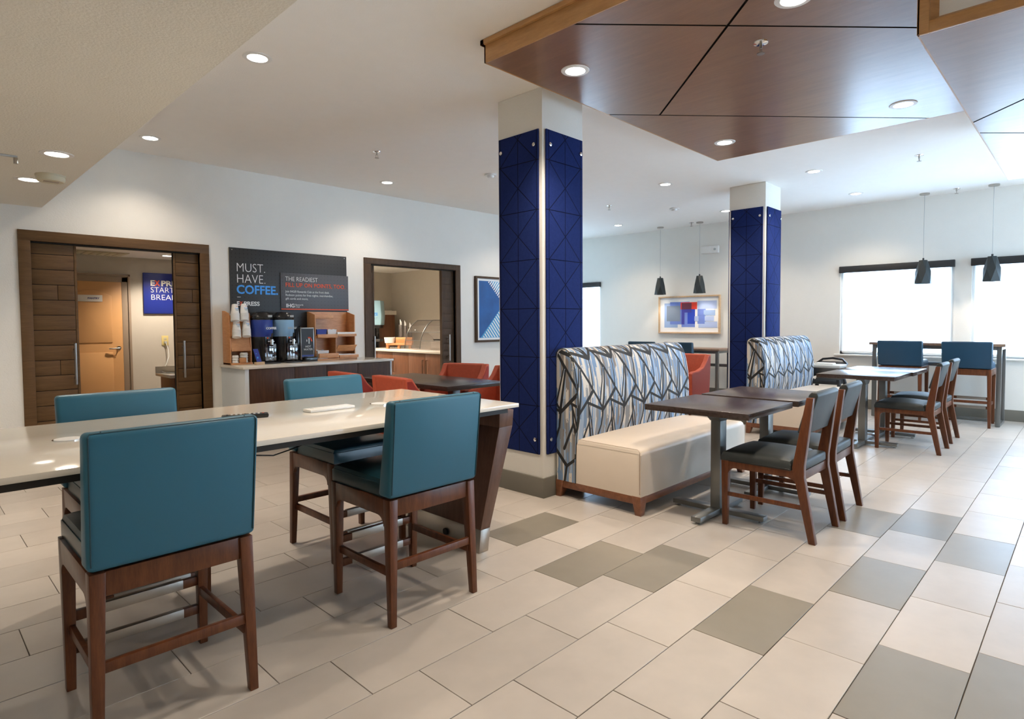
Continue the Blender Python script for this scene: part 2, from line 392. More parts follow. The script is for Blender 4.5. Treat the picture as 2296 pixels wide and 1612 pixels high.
def struct(name, mb, label=None, parent=None, loc=None):
    return obj(name, mb, parent, loc, label=label, kind=None if parent else 'structure')
def dup(src, loc, rz=None, label=None, group=None):
    kids = {}
    for o in bpy.data.objects:
        if o.parent: kids.setdefault(o.parent, []).append(o)
    def rec(o, par):
        c = o.copy(); COL.objects.link(c)
        if par is not None: c.parent = par
        for ch in kids.get(o, []): rec(ch, c)
        return c
    r = rec(src, None); r.location = loc
    if rz is not None: r.rotation_euler = (0, 0, rz)
    if label: r['label'] = label
    if group: r['group'] = group
    return r
def B(m, *a, **k): return MB().mat(M[m]).box(*a, **k)
_tx = {}
def text(body, size, loc, rot, m, parent, weight=0.0, name='lettering', align='LEFT', sx=1.0, spacing=1.0, W=None, Hc=None):
    cu = bpy.data.curves.new('lettering', 'FONT'); cu.body = body; cu.size = size; cu.extrude = 0.0006; cu.offset = weight
    cu.align_x = align; cu.space_character = spacing; cu.resolution_u = 3
    t = bpy.data.objects.new('tmp', cu); COL.objects.link(t)
    dg = bpy.context.evaluated_depsgraph_get(); me = bpy.data.meshes.new_from_object(t.evaluated_get(dg))
    bpy.data.objects.remove(t); me.materials.clear(); me.materials.append(M[m])
    o = bpy.data.objects.new(name, me); COL.objects.link(o); o.parent = parent
    xs = [v.co.x for v in me.vertices]; ys = [v.co.y for v in me.vertices]; kx, ky = sx, 1
    if Hc: ky = Hc / max(.001, max(ys) - max(0, min(ys)) if body[0].isupper() else max(ys))
    if Hc and not W: kx = ky
    if W: kx = W / (max(xs) - min(xs))
    for v in me.vertices: v.co.x *= kx; v.co.y *= ky
    o.location = loc; o.rotation_euler = rot; return o
PI = math.pi
YW, XW, ZC = 7.05, 10.30, 3.11        # coffee wall, window wall, ceiling
RW = (PI / 2, 0, 0)                    # text standing on a wall that faces -Y

# ------------------------------------------------------------------ floor
fb = struct('floor', B('grout', -2.6, 10.4, -3.4, 11.3, -0.15, -0.004))
PXT, PYT = 0.607, 0.3087
dark = {(3, 2.39), (6, 2.37), (5, 2.58), (8, 2.58), (2, 3.21), (1, 4.01), (1, 2.2), (0, 2.40), (2, 4.43), (3, 4.2), (-1, 3.55), (12, 3.6), (10, 5.2)}
def tmesh(m):
    mb = MB().mat(M[m]); mb.box(-PXT / 2 + .0016, PXT / 2 - .0016, -PYT / 2 + .0016, PYT / 2 - .0016, -.012, 0, bev=0.0012, seg=1); return mb.mesh('tile')
tm, td = tmesh('tile'), tmesh('tiledark')
def vis(x, y):
    v = Vector((x, y, 0)) - Vector((0, 0, H)); z = v.dot(F)
    if z < 0.3: return None
    px = 1148 + 1344.69 * v.dot(R2) / z; py = 778.26 + 1344.69 * v.dot(D2) / z
    return z if -250 < px < 2546 and py < 1850 else None
tl = []
for i in range(-11, 37):
    off = (2.81 - .207 * (i - 1)) % PXT
    for k in range(-6, 18):
        x = off + k * PXT; cx_, cy_ = x + PXT / 2, (i + .5) * PYT
        if cx_ < -2.5 or cx_ > XW + .2 or cy_ > 11.2: continue
        dk = any(r == i and abs(x - dx) < .12 for r, dx in dark)
        z = vis(cx_, cy_)
        tl.append((z if z is not None else 99 + random.random(), cx_, cy_, dk))
tl.sort()
rest = MB()
for n, (z, x, y, dk) in enumerate(tl):
    if n < 300 and z < 99:
        obj('tile', td if dk else tm, fb, (x, y, random.uniform(-.0004, .0004)))
    else:
        rest.mat(M['tiledark' if dk else 'tile']).box(x - PXT / 2 + .0016, x + PXT / 2 - .0016, y - PYT / 2 + .0016, y + PYT / 2 - .0016, -.012, 0)
r_ = obj('tile_field', rest, fb); r_['kind'] = 'stuff'

# ------------------------------------------------------------------ walls
def wall_y(name, mat, y0, y1, x0, x1, z1, holes, parent=None):
    mb = MB().mat(M[mat]); cur = x0
    for hx0, hx1, hz0, hz1 in sorted(holes):
        mb.box(cur, hx0, y0, y1, 0, z1); 
        if hz0 > 0: mb.box(hx0, hx1, y0, y1, 0, hz0)
        mb.box(hx0, hx1, y0, y1, hz1, z1); cur = hx1
    mb.box(cur, x1, y0, y1, 0, z1); return struct(name, mb)
D1 = (0.894, 2.351, 0, 2.128); D2h = (4.51, 6.007, 0, 2.155)
wall_y('wall_left', 'wall', YW, YW + .13, -2.6, 8.6, ZC, [D1, D2h])
def wall_x(name, mat, x0, x1, y0, y1, z1, holes):
    mb = MB().mat(M[mat]); cur = y0
    for hy0, hy1, hz0, hz1 in sorted(holes):
        mb.box(x0, x1, cur, hy0, 0, z1); mb.box(x0, x1, hy0, hy1, 0, hz0); mb.box(x0, x1, hy0, hy1, hz1, z1); cur = hy1
    mb.box(x0, x1, cur, y1, 0, z1); return struct(name, mb)
WIN = [(1.423, 2.863), (-.31, 1.226), (-2.1, -.55), (7.42, 9.1)]
wall_x('wall_back', 'wall', XW, XW + .16, -3.4, 11.3, ZC, [(a, b, .83 if b < 9 else .1, 2.15) for a, b in WIN])
WR = [(5.6, 7.4), (7.9, 9.7)]
wall_y('wall_right', 'wall', -3.4, -3.24, -2.6, XW, ZC, [(a, b, .4, 2.5) for a, b in WR])
struct('wall_front', B('wall', -2.7, -2.6, -3.4, 11.3, 0, ZC))
struct('wall_alcove', B('wall', 8.6, XW, 11.0, 11.13, 0, ZC))
struct('wall_alcove_side', B('wall', 8.47, 8.6, YW + .13, 11.13, 0, ZC))
struct('ceiling', B('ceil', -2.7, XW + .16, -3.4, 11.3, ZC, ZC + .1))
M['soffit'] = plain('soffit_tone', (0.74, 0.71, 0.63), 0.75, var=0.02, bs=0.8, bsc=90, dist=0.004)  # darker, warmer version of the ceiling colour, so the soffit edge stands out
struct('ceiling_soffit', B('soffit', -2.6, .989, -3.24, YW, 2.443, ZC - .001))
struct('baseboard_back', MB().mat(M['base']).box(XW - .014, XW, -3.2, 11.0, 0, .15, bev=.004))
struct('baseboard_left', MB().mat(M['base']).box(-2.6, .80, YW - .014, YW, 0, .15, bev=.003).box(6.12, 8.6, YW - .014, YW, 0, .15, bev=.003))

# windows
def window(n, a, b, x=XW, z0=.83, z1=2.15, mull=True):
    mb = MB().mat(M['white'])
    X0, X1 = x + .03, x + .10
    mb.box(X0, X1, a, a + .05, z0, z1, bev=.004).box(X0, X1, b - .05, b, z0, z1, bev=.004).box(X0, X1, a, b, z0, z0 + .05, bev=.004).box(X0, X1, a, b, z1 - .05, z1, bev=.004)
    if mull: mb.box(X0 + .01, X1 - .01, (a + b) / 2 - .02, (a + b) / 2 + .02, z0, z1, bev=.003)
    w_ = struct('window_%d' % n, mb)
    obj('pane', B('glass', x + .062, x + .068, a + .04, (a + b) / 2, z0 + .04, z1 - .04), w_)
    obj('pane', B('glass', x + .062, x + .068, (a + b) / 2, b - .04, z0 + .04, z1 - .04), w_)
    obj('sill', B('white', x - .05, x + .06, a - .07, b + .07, z0 - .025, z0, bev=.006), w_)
    portal(x + .20, (a + b) / 2, (z0 + z1) / 2, b - a, z1 - z0, (PI / 2, 0, PI / 2))
    return w_
labs = ['black roller shade over the window behind the left high stool', 'black roller shade over the window at the right edge of the photo', None, 'roller shade on the far narrow window seen between the blue columns']
for n, (a, b) in enumerate(WIN):
    window(n + 1, a, b, z0=.83 if b < 9 else .1)
    lab = labs[n] or 'roller shade on the window beyond the right edge of the view'
    rs = thing('roller_shade', (XW - .02, (a + b) / 2, 2.13), lab, 'shade')
    obj('cassette', B('blackmatte', -.035, .018, a - (a + b) / 2 - .01, b - (a + b) / 2 + .01, -.045, .055, bev=.006), rs)
    obj('fabric', B('blind', .034, .0345, a - (a + b) / 2 + .03, b - (a + b) / 2 - .03, -1.26 if b < 9 else -1.9, -.04), rs)
    obj('hem_bar', B('white', .028, .040, a - (a + b) / 2 + .03, b - (a + b) / 2 - .03, *((-1.28, -1.25) if b < 9 else (-1.93, -1.9)), bev=.003), rs)
for n, (a, b) in enumerate(WR):
    mb = MB().mat(M['white'])
    for q in ((a, a + .05, .4, 2.5), (b - .05, b, .4, 2.5), (a, b, .4, .45), (a, b, 2.45, 2.5), ((a + b) / 2 - .02, (a + b) / 2 + .02, .4, 2.5)):
        mb.box(q[0], q[1], -3.36, -3.28, q[2], q[3], bev=.004)
    w_ = struct('window_%d' % (n + 5), mb)
    obj('pane', B('glass', a + .04, b - .04, -3.323, -3.317, .44, 2.46), w_)
    portal((a + b) / 2, -3.45, 1.45, b - a, 2.1, (-PI / 2, 0, 0))

# ------------------------------------------------------------------ columns
def column(x0, y0, bx, by, lab):
    c = struct('column', B('wall', x0, x0 + bx, y0, y0 + by, 0, ZC - .001, bev=.004))
    bb = MB().mat(M['base']).box(x0 - .012, x0 + bx + .012, y0 - .012, y0 + by + .012, 0, .155, bev=.004)
    obj('baseboard', bb, c)
    for face in ('x', 'y'):
        for side in (0, 1):
            if face == 'x': px_, py_, rz = (x0 - .013 if side == 0 else x0 + bx + .013), y0 + by / 2, (-PI / 2 if side == 0 else PI / 2)
            else: px_, py_, rz = x0 + bx / 2, (y0 - .013 if side == 0 else y0 + by + .013), (0 if side == 0 else PI)
            hw = (by if face == 'x' else bx) / 2 - .025
            p = obj('felt_panel', MB().mat(M['felt']).box(-hw, hw, -.007, .006, 0, 2.465, bev=.003), c, (px_, py_, .335), rot=(0, 0, rz))
            for sx_ in (-1, 1):
                for z in (.115, 2.352):
                    obj('stud', MB().mat(M['chrome']).lathe([(.015, 0), (.015, .012), (.011, .015), (0, .015)], (sx_ * (hw - .035), -.007, z), 16, Vector((0, -1, 0))), p)
    return c
column(3.427, 3.004, .493, .47, None)
column(7.725, 3.024, .50, .47, None)

# ------------------------------------------------------------------ ceiling clouds
def clip(poly, a, b, side, gap):
    ax, ay = a; dx, dy = b[0] - ax, b[1] - ay; L = math.hypot(dx, dy); nx, ny = -dy / L * side, dx / L * side
    f = lambda p: (p[0] - ax) * nx + (p[1] - ay) * ny - gap
    out = []
    for i in range(len(poly)):
        p, q = poly[i], poly[(i + 1) % len(poly)]; fp, fq = f(p), f(q)
        if fp >= 0: out.append(p)
        if (fp > 0) != (fq > 0): t = fp / (fp - fq); out.append((p[0] + (q[0] - p[0]) * t, p[1] + (q[1] - p[1]) * t))
    return out
g = .0075
def cloud_panels(par, rect, cuts, zb):
    for poly_cut in cuts:
        poly = rect[:]
        for a, b, sd in poly_cut: poly = clip(poly, a, b, sd, g)
        if len(poly) > 2:
            mb = MB().mat(M['cloud']).prism(poly, 'z', zb, zb + .016); mb.mat(M['groovedark'])
            for f_ in mb.b.faces:
                if abs(f_.normal.z) < .5: f_.material_index = 1
            obj('veneer_panel', mb, par)
zb = 2.97; X0, X1, Y0, Y1 = 2.64, 5.85, .612, 2.77
cl = thing('ceiling_cloud', (0, 0, 0), 'large flat wood ceiling canopy with black reveal lines above the patterned benches', 'ceiling panel')
obj('backing', B('groovedark', X0 + .005, X1 - .005, Y0, Y1 - .005, zb + .016, ZC - .002), cl)
fs = MB().mat(M['fascia']).box(X0 - .012, X0, Y0, Y1 + .012, zb, ZC - .03, bev=.001).box(X0 - .012, X1 + .012, Y1, Y1 + .012, zb, ZC - .03, bev=.001).box(X1, X1 + .012, Y0, Y1 + .012, zb, ZC - .03, bev=.001)
obj('fascia', fs, cl)
obj('crown_lip', MB().mat(M['fascia']).box(X0 - .03, X0, Y0, Y1 + .03, ZC - .032, ZC - .002, bev=.001).box(X0 - .03, X1 + .03, Y1, Y1 + .03, ZC - .032, ZC - .002, bev=.001).box(X1, X1 + .03, Y0, Y1 + .03, ZC - .032, ZC - .002, bev=.001), cl)
rect = [(X0, Y0), (X1, Y0), (X1, Y1), (X0, Y1)]
A = ((2.64, 2.071), (4.011, .751)); Bq = ((3.96, 2.763), (5.848, 1.006)); Cq = ((4.239, 2.487), (3.06, 1.302))
cloud_panels(cl, rect, [[(*Bq, 1)], [(*Bq, -1), (*A, 1), (*Cq, 1)], [(*Bq, -1), (*A, 1), (*Cq, -1)], [(*A, -1), (*Cq, 1)], [(*A, -1), (*Cq, -1)]], zb)
z2 = 2.60; x0, x1, y0, y1 = 3.184, 7.02, -2.4, .595
c2 = thing('ceiling_cloud', (0, 0, 0), 'lower wood ceiling box with framed front at the top right corner', 'ceiling panel')
obj('backing', B('groovedark', x0 + .07, x1 - .005, y0, y1 - .005, z2 + .016, ZC - .002), c2)
cloud_panels(c2, [(x0 + .02, y0), (x1, y0), (x1, y1 - .008), (x0 + .02, y1 - .008)], [[((4.823, .59), (4.522, .321), -1)], [((4.823, .59), (4.522, .321), 1), ((5.111, .595), (5.334, .374), -1)], [((4.823, .59), (4.522, .321), 1), ((5.111, .595), (5.334, .374), 1)]], z2)
obj('side_fascia', MB().mat(M['fascia']).box(x0, x1, y1 - .008, y1, z2, ZC - .002), c2)
obj('end_fascia', MB().mat(M['fascia']).box(x1 - .008, x1, y0, y1, z2 + .016, ZC - .002), c2)
obj('front_stile', MB().mat(M['fascia']).box(x0, x0 + .02, y1 - .045, y1, z2, ZC - .002, bev=.002), c2)
obj('front_rail', MB().mat(M['fascia']).box(x0, x0 + .02, y0, y1 - .045, z2, z2 + .05, bev=.002), c2)
obj('bevel_return', MB().mat(M['fascia']).hexa([(x0 + .02, y1 - .045, z2 + .05), (x0 + .066, y1 - .075, z2 + .085), (x0 + .066, y1 - .075, ZC - .002), (x0 + .02, y1 - .045, ZC - .002),
    (x0 + .02, y1 - .03, z2 + .05), (x0 + .066, y1 - .03, z2 + .085), (x0 + .066, y1 - .03, ZC - .002), (x0 + .02, y1 - .03, ZC - .002)])
    .hexa([(x0 + .02, y0, z2 + .03), (x0 + .066, y0, z2 + .03), (x0 + .066, y1 - .03, z2 + .03), (x0 + .02, y1 - .03, z2 + .03),
           (x0 + .02, y0, z2 + .05), (x0 + .066, y0, z2 + .085), (x0 + .066, y1 - .075, z2 + .085), (x0 + .02, y1 - .045, z2 + .05)]), c2)
obj('inset_board', B('ceil', x0 + .06, x0 + .07, y0, y1 - .01, z2 + .03, ZC - .002), c2)

# ------------------------------------------------------------------ downlights
def downlight(x, y, z, label, power=1.0, color=LAMP_C, hidden=False):
    t = thing('downlight', (x, y, z), label, 'light', group='recessed ceiling downlights')
    obj('trim_ring', MB().mat(M['white']).lathe([(.062, -.001), (.064, -.006), (.088, -.005), (.092, -.001), (.092, 0.0), (.062, 0.0)], (0, 0, 0), 28), t)
    obj('lens', MB().mat(M['lampwhite']).lathe([(0, -.003), (.0615, -.003), (.0615, -.0005), (0, -.0005)], (0, 0, 0), 24), t)
    l = bpy.data.lights.new('lamp', 'SPOT'); l.energy = LAMP_W * power; l.color = color; l.spot_size = math.radians(128); l.spot_blend = 0.75; l.shadow_soft_size = .055
    o = bpy.data.objects.new('lamp', l); COL.objects.link(o); o.parent = t; o.location = (0, 0, -.012)
    return t
near_l = [(1.732, 4.018, ZC, 'bright ceiling downlight nearest the dropped soffit edge', 1), (1.739, 6.432, ZC, 'ceiling downlight in the corner above the brown door frame', .42),
 (4.352, 6.392, ZC, 'ceiling downlight on the white ceiling above the coffee station', .42), (6.948, 3.995, ZC, 'downlight on the white ceiling between the two blue columns', 1),
 (7.616, 2.422, ZC, 'ceiling downlight just right of the far column top', .8), (9.362, 2.427, ZC, 'smaller ceiling downlight near the window wall right of the far column', .7),
 (9.241, 6.272, ZC, 'small distant ceiling downlight left of the paired hanging lamps', .7), (9.308, 4.275, ZC, 'downlight half hidden behind the far column top', .7),
 (3.116, 2.445, zb, 'downlight in the wood canopy beside the near column', 1), (5.302, 2.449, zb, 'downlight at the far corner of the wood canopy', 1),
 (5.344, 1.076, zb, 'downlight in the wood canopy at its glossy right side', 1), (3.215, 1.129, zb, 'downlight in the wood canopy cut by the top edge of the photo', 1),
 (.759, 4.789, 2.443, 'larger of the two downlights under the lowered soffit', .5), (.739, 5.757, 2.443, 'farther downlight under the lowered soffit left of the smoke alarm', .5)]
for x, y, z, lab, p in near_l: downlight(x, y, z, lab, p)
for x, y, z in ((-1.3, 1.6, 2.443), (-.9, 4.8, 2.443), (-1.2, -1.2, 2.443), (1.75, -.9, ZC), (1.75, 1.6, ZC), (1.75, -2.6, ZC), (8.6, 0.2, ZC), (8.6, -1.6, ZC), (6.9, 6.2, ZC)):
    downlight(x, y, z, 'recessed downlight outside the photographed part of the ceiling', .42 if y > 6 else 0.8 if z > 3 else .5)

# sprinklers, alarms
def sprinkler(x, y, z, lab, sc=1.0):
    t = thing('sprinkler', (x, y, z), lab, 'sprinkler', group='ceiling fire sprinklers')
    obj('escutcheon', MB().mat(M['chrome']).lathe([(.042 * sc, 0), (.04 * sc, -.006), (.018 * sc, -.010), (0, -.010)][::-1], (0, 0, 0), 24), t)
    obj('head', MB().mat(M['steel']).cyl((0, 0, -.01), (0, 0, -.035), .009 * sc).tube([(.012, 0, -.035), (.014, 0, -.05), (.004, 0, -.065)], .0025).tube([(-.012, 0, -.035), (-.014, 0, -.05), (-.004, 0, -.065)], .0025), t)
    obj('deflector', MB().mat(M['steel']).cyl((0, 0, -.063), (0, 0, -.067), .022 * sc, n=12), t)
sprinkler(3.574, 1.437, zb, 'chrome sprinkler in the middle of the wood canopy')
sprinkler(3.509, 5.33, ZC, 'sprinkler on white ceiling above the coffee sign')
sprinkler(7.599, 5.318, ZC, 'sprinkler just right of the near column on the white ceiling')
sprinkler(9.95, 5.2, ZC, 'small sprinkler beside the right canopy of the paired far lamps')
sprinkler(7.696, 1.393, ZC, 'sprinkler on the ceiling right of the downlights near the top right')
sprinkler(10.0, 1.378, ZC, 'sprinkler between the two right hand hanging lamps')
for x, y, lab, r in ((4.995, 5.195, 'small white round ceiling alarm left of the near column', .07), (8.508, 4.735, 'white round smoke detector between the columns on the ceiling', .075)):
    t = thing('smoke_detector', (x, y, ZC), lab, 'smoke detector')
    obj('base', MB().mat(M['white']).lathe([(0, -.018), (r, -.018), (r, 0), (0, 0)], (0, 0, 0), 24), t)
    obj('sensor_cap', MB().mat(M['white']).lathe([(0, -.045), (r * .45, -.042), (r * .6, -.03), (r * .62, -.018), (0, -.018)], (0, 0, 0), 24), t)
t = thing('smoke_detector', (.83, 5.498, 2.443), 'yellowed round smoke detector under the lowered soffit', 'smoke detector')
obj('base', MB().mat(M['smoke']).lathe([(0, -.012), (.092, -.012), (.092, 0), (0, 0)], (0, 0, 0), 28), t)
obj('body', MB().mat(M['smoke']).lathe([(0, -.05), (.078, -.048), (.088, -.035), (.088, -.012), (0, -.012)], (0, 0, 0), 28), t)
obj('vent_slots', MB().mat(M['casing']).box(-.045, .045, -.03, .0, -.053, -.049, bev=.001), t)
t = thing('sign_bracket', (.50, 5.03, 2.443), 'thin grey ceiling mounted sign bracket at the left edge of the soffit', 'bracket')
obj('rail', B('greyplastic', -.22, .09, -.012, .012, -.012, 0, bev=.002), t); obj('clip', B('steel', .07, .092, -.014, .014, -.05, -.012, bev=.002), t)

# pendants
def pendant(x, y, ztop, zbot, lab):
    t = thing('pendant_lamp', (x, y, ZC), lab, 'hanging lamp', group='faceted dark pendant lamps')
    obj('canopy', MB().mat(M['steel']).lathe([(0, -.022), (.055, -.022), (.06, -.018), (.06, 0), (0, 0)], (0, 0, 0), 24), t)
    obj('cord', MB().mat(M['greyplastic']).cyl((0, 0, -.02), (0, 0, ztop - ZC + .03), .0032, n=6), t)
    obj('socket_cap', MB().mat(M['blackmatte']).cyl((0, 0, ztop - ZC - .002), (0, 0, ztop - ZC + .03), .012, n=10), t)
    mb = MB().mat(M['shade']); n = 6; rings = []
    for r, z, o in ((.052, ztop - ZC, 0), (.094, (ztop * .52 + zbot * .48) - ZC, .5), (.106, zbot - ZC, 0)):
        rings.append([mb.b.verts.new((r * math.cos(2 * PI * (i + o) / n), r * math.sin(2 * PI * (i + o) / n), z)) for i in range(n)])
    fsx = []
    for i in range(n):
        j = (i + 1) % n
        fsx += [mb.b.faces.new([rings[0][j], rings[0][i], rings[1][i]]), mb.b.faces.new([rings[1][(i - 1) % n], rings[1][i], rings[0][i]]) ]
        fsx += [mb.b.faces.new([rings[2][i], rings[2][j], rings[1][i]]), mb.b.faces.new([rings[1][i], rings[1][(i - 1) % n], rings[2][i]])]
    mb.b.faces.new(rings[0]); bmesh.ops.recalc_face_normals(mb.b, faces=mb.b.faces[:])
    me = mb.mesh('lamp_shade'); me.polygons.foreach_set('use_smooth', [False] * len(me.polygons))
    obj('lamp_shade', me, t)
    obj('bulb', MB().mat(M['lampwhite']).lathe([(0, -.03), (.02, -.025), (.03, 0), (.02, .03), (.012, .05), (0, .05)], (0, 0, zbot - ZC + .07), 16), t)
    l = bpy.data.lights.new('lamp', 'SPOT'); l.energy = 9; l.color = LAMP_C; l.spot_size = math.radians(120); l.spot_blend = .6; l.shadow_soft_size = .03
    o = bpy.data.objects.new('lamp', l); COL.objects.link(o); o.parent = t; o.location = (0, 0, zbot - ZC + .03)
pendant(10.05, 1.745, 2.185, 1.858, 'left of the two dark faceted pendants in front of the windows')
pendant(10.05, .988, 2.178, 1.853, 'dark faceted pendant nearest the right edge of the photo')
pendant(10.0, 5.85, 2.165, 1.855, 'left pendant of the far pair above the framed print')
pendant(10.0, 5.065, 2.162, 1.853, 'right pendant of the far pair above the framed print')

# emergency light, framed prints
t = thing('emergency_light', (XW, 5.0, 2.64), 'white emergency light box high on the far wall', 'emergency light')
obj('housing', B('whiteplastic', -.06, -.0005, -.16, .16, -.065, .065, bev=.008), t)
obj('front_cover', B('whiteplastic', -.078, -.058, -.02, .155, -.06, .055, bev=.006), t)
obj('lamp_eye', MB().mat(M['greyplastic']).lathe([(.022, 0), (.02, .01), (0, .012)], (-.06, -.10, .0), 16, Vector((-1, 0, 0))), t)
t = thing('framed_print', (XW, 5.42, 1.478), 'pale wood framed print of blue squares and one red square', 'picture')
hw, hh = .618, .35
fr_ = MB().mat(M['pale']).box(-.045, -.0005, -hw, hw, hh - .028, hh, bev=.002).box(-.045, -.0005, -hw, hw, -hh, -hh + .028, bev=.002).box(-.045, -.0005, -hw, -hw + .028, -hh + .028, hh - .028, bev=.002).box(-.045, -.0005, hw - .028, hw, -hh + .028, hh - .028, bev=.002)
obj('frame', fr_, t)
obj('mat_board', B('paper', -.02, -.012, -hw + .028, hw - .028, -hh + .028, hh - .028), t)
cols = {'a': (.30, .42, .66), 'b': (.16, .24, .62), 'c': (.02, .06, .50), 'd': (.20, .25, .33), 'e': (.42, .52, .78), 'r': (.80, .05, .02), 'm': (.16, .03, .06), 'n': (.05, .05, .35)}
for k, c in cols.items(): M['art' + k] = plain('print_' + k, c, .6, var=.05)
z_ = -.0205
for (a, b, c, d, k) in ((-.50, -.22, -.24, .22, 'a'), (-.38, .02, -.18, .24, 'b'), (-.45, -.17, -.12, .17, 'd'), (-.14, .13, -.23, .12, 'b'), (-.02, .13, -.17, .13, 'c'), (-.14, -.08, -.18, .1, 'n'), (-.16, .17, .10, .23, 'r'),
    (-.14, .06, .10, .22, 'm'), (-.14, .06, .04, .10, 'n'), (.18, .34, -.17, .21, 'b'), (.18, .55, .10, .25, 'e'), (.30, .52, -.02, .08, 'a'), (.12, .50, -.12, -.03, 'e'), (.20, .56, -.24, -.13, 'e'), (.20, .32, -.17, .0, 'b')):
    z_ -= .0002
    obj('print_block', B('art' + k, z_ - .0002, z_, -b, -a, c, d), t)
t = thing('framed_print', (6.40, YW, 1.04), 'dark framed blue and white striped abstract print partly behind the column', 'picture')
fr_ = MB().mat(M['door2']).box(0, 1.06, -.045, -.0005, 0, .035, bev=.002).box(0, 1.06, -.045, -.0005, 1.015, 1.05, bev=.002).box(0, .035, -.045, -.0005, .035, 1.015, bev=.002).box(1.025, 1.06, -.045, -.0005, .035, 1.015, bev=.002)
obj('frame', fr_, t); obj('mat_board', B('paper', .035, 1.025, -.03, -.02, .035, 1.015), t)
M['artblue'] = plain('print_deep_blue', (.012, .09, .30), .5, var=.5, vs=5); M['artsky'] = plain('print_sky', (.06, .33, .62), .5, var=.2)
obj('blue_field', B('artblue', .075, .99, -.0312, -.030, .07, .98), t)
def stripes():
    mb = MB().mat(M['artsky'])
    mb.prism([(.33, .98), (.99, .98), (.99, .30)], 'y', -.0316, -.0312).prism([(.10, .07), (.99, .07), (.99, .62), (.80, .80)], 'y', -.0316, -.0312)
    return mb
obj('sky_field', stripes(), t)
mb = MB().mat(M['paper'])
def bar(p, ang, L, w_, zlo, zhi):
    dx, dz = math.cos(ang), math.sin(ang); nx, nz = -dz * w_, dx * w_
    poly = [(p[0] + nx, p[1] + nz), (p[0] + nx + dx * L, p[1] + nz + dz * L), (p[0] - nx + dx * L, p[1] - nz + dz * L), (p[0] - nx, p[1] - nz)]
    for a_, b_ in (((.08, 0), (.08, 1)), ((.985, 1), (.985, 0)), ((1, zlo), (0, zlo)), ((0, zhi), (1, zhi))):
        for sd_ in (1,):
            poly = clip(poly, a_, b_, -1, 0) if len(poly) > 2 else poly
    if len(poly) > 2: mb.prism(poly, 'y', -.0322, -.0317)
for k in range(16):
    f_ = k / 15
    bar((.20 + f_ * .42, 1.04 - f_ * .43), math.radians(50), .5, .0105, .62, .975)
for k in range(17):
    f_ = k / 16
    bar((.10 + f_ * .50, .03 + f_ * .56), math.radians(-50), .5, .0105, .075, .60)
obj('white_bars', mb, t)

# ------------------------------------------------------------------ pocket doors
def door_unit(n, x0, x1, zt, xi0, xi1, zi, leaves, handles, fm):
    mb = MB().mat(M[fm])
    y0, y1 = YW - .022, YW + .15
    mb.box(x0, xi0, y0, y1, 0, zi, bev=.003).box(xi1, x1, y0, y1, 0, zi, bev=.003).box(x0, x1, y0, y1, zi, zt, bev=.003)
    d = struct('door_%d' % n, mb)
    obj('track', B('groovedark', xi0, xi1, YW + .02, YW + .10, zi - .012, zi), d)
    for li, (lx0, lx1, hid, hx) in enumerate(leaves):
        a, b = (lx0 - hid, lx1) if li == 0 else (lx0, lx1 + hid)
        leaf = obj('leaf', B(fm if n == 2 else 'groovedark', a, b, YW + .045, YW + .085, .008, zi - .014), d)
        # planks
        es = .022; zz = zi - .014; first = .10; k = 0
        ins0, ins1 = (lx0 + .002, lx1 - es) if li == 0 else (lx0 + es, lx1 - .002)
        edge = (lx1 - es + .002, lx1) if li == 0 else (lx0, lx0 + es - .002)
        obj('edge_stile', B('door' if n == 1 else 'door2', edge[0], edge[1], YW + .034, YW + .045, .008, zi - .014, bev=.001), leaf)
        while zz > .02:
            h = first if k == 0 else (.143 if n == 1 else .112)
            zl = max(.01, zz - h + .006)
            cuts = [(ins0, ins1)]
            if n == 1 and k in (3, 8):
                c_ = ins0 + (ins1 - ins0) * (.60 if li == 0 else .70); cuts = [(ins0, c_ - .002), (c_ + .002, ins1)]
            for ca, cb in cuts: obj('plank', B('door' if n == 1 else 'door2', ca, cb, YW + .036, YW + .046, zl, zz, bev=.0012), leaf)
            zz -= h; k += 1
        hd = obj('handle', MB().mat(M['steel']).cyl((hx, YW - .028, .778), (hx, YW - .028, 1.176), .0125, n=16), leaf)
        obj('standoff', MB().mat(M['steel']).cyl((hx, YW - .028, .84), (hx, YW + .036, .84), .008, n=10).cyl((hx, YW - .028, 1.115), (hx, YW + .036, 1.115), .008, n=10), leaf)
    return d
door_unit(1, .804, 2.446, 2.225, .894, 2.351, 2.128, [(.894, 1.247, .25, 1.205), (2.098, 2.351, .35, 2.165)], None, 'door')
door_unit(2, 4.407, 6.10, 2.235, 4.51, 6.007, 2.155, [(4.51, 4.588, .3, 4.545), (5.77, 6.007, .2, 5.865)], None, 'door2')

# ------------------------------------------------------------------ pantry behind door 1
PY0, PY1 = YW + .13, 11.0
struct('wall_pantry_back', B('beigewall', .2, 4.0, PY1, PY1 + .1, 0, 2.5)); struct('wall_pantry_left', B('beigewall', .2, .3, PY0, PY1, 0, 2.5)); struct('wall_pantry_right', B('beigewall', 3.9, 4.0, PY0, PY1, 0, 2.5))
struct('ceiling_pantry', B('ceil', .2, 4.0, PY0, PY1 + .1, 2.42, 2.5))
k = 11.0
d3 = struct('door_3', MB().mat(M['casing']).box(1.60, 1.72, k - .03, k, 0, 2.10, bev=.006).box(2.50, 2.615, k - .03, k, 0, 2.10, bev=.006).box(1.60, 2.615, k - .03, k, 2.02, 2.14, bev=.006)
            .box(1.60, 1.63, k - .045, k - .03, 0, 2.10, bev=.004).box(2.585, 2.62, k - .045, k - .03, 0, 2.14, bev=.004).box(1.60, 2.62, k - .045, k - .03, 2.11, 2.14, bev=.004))
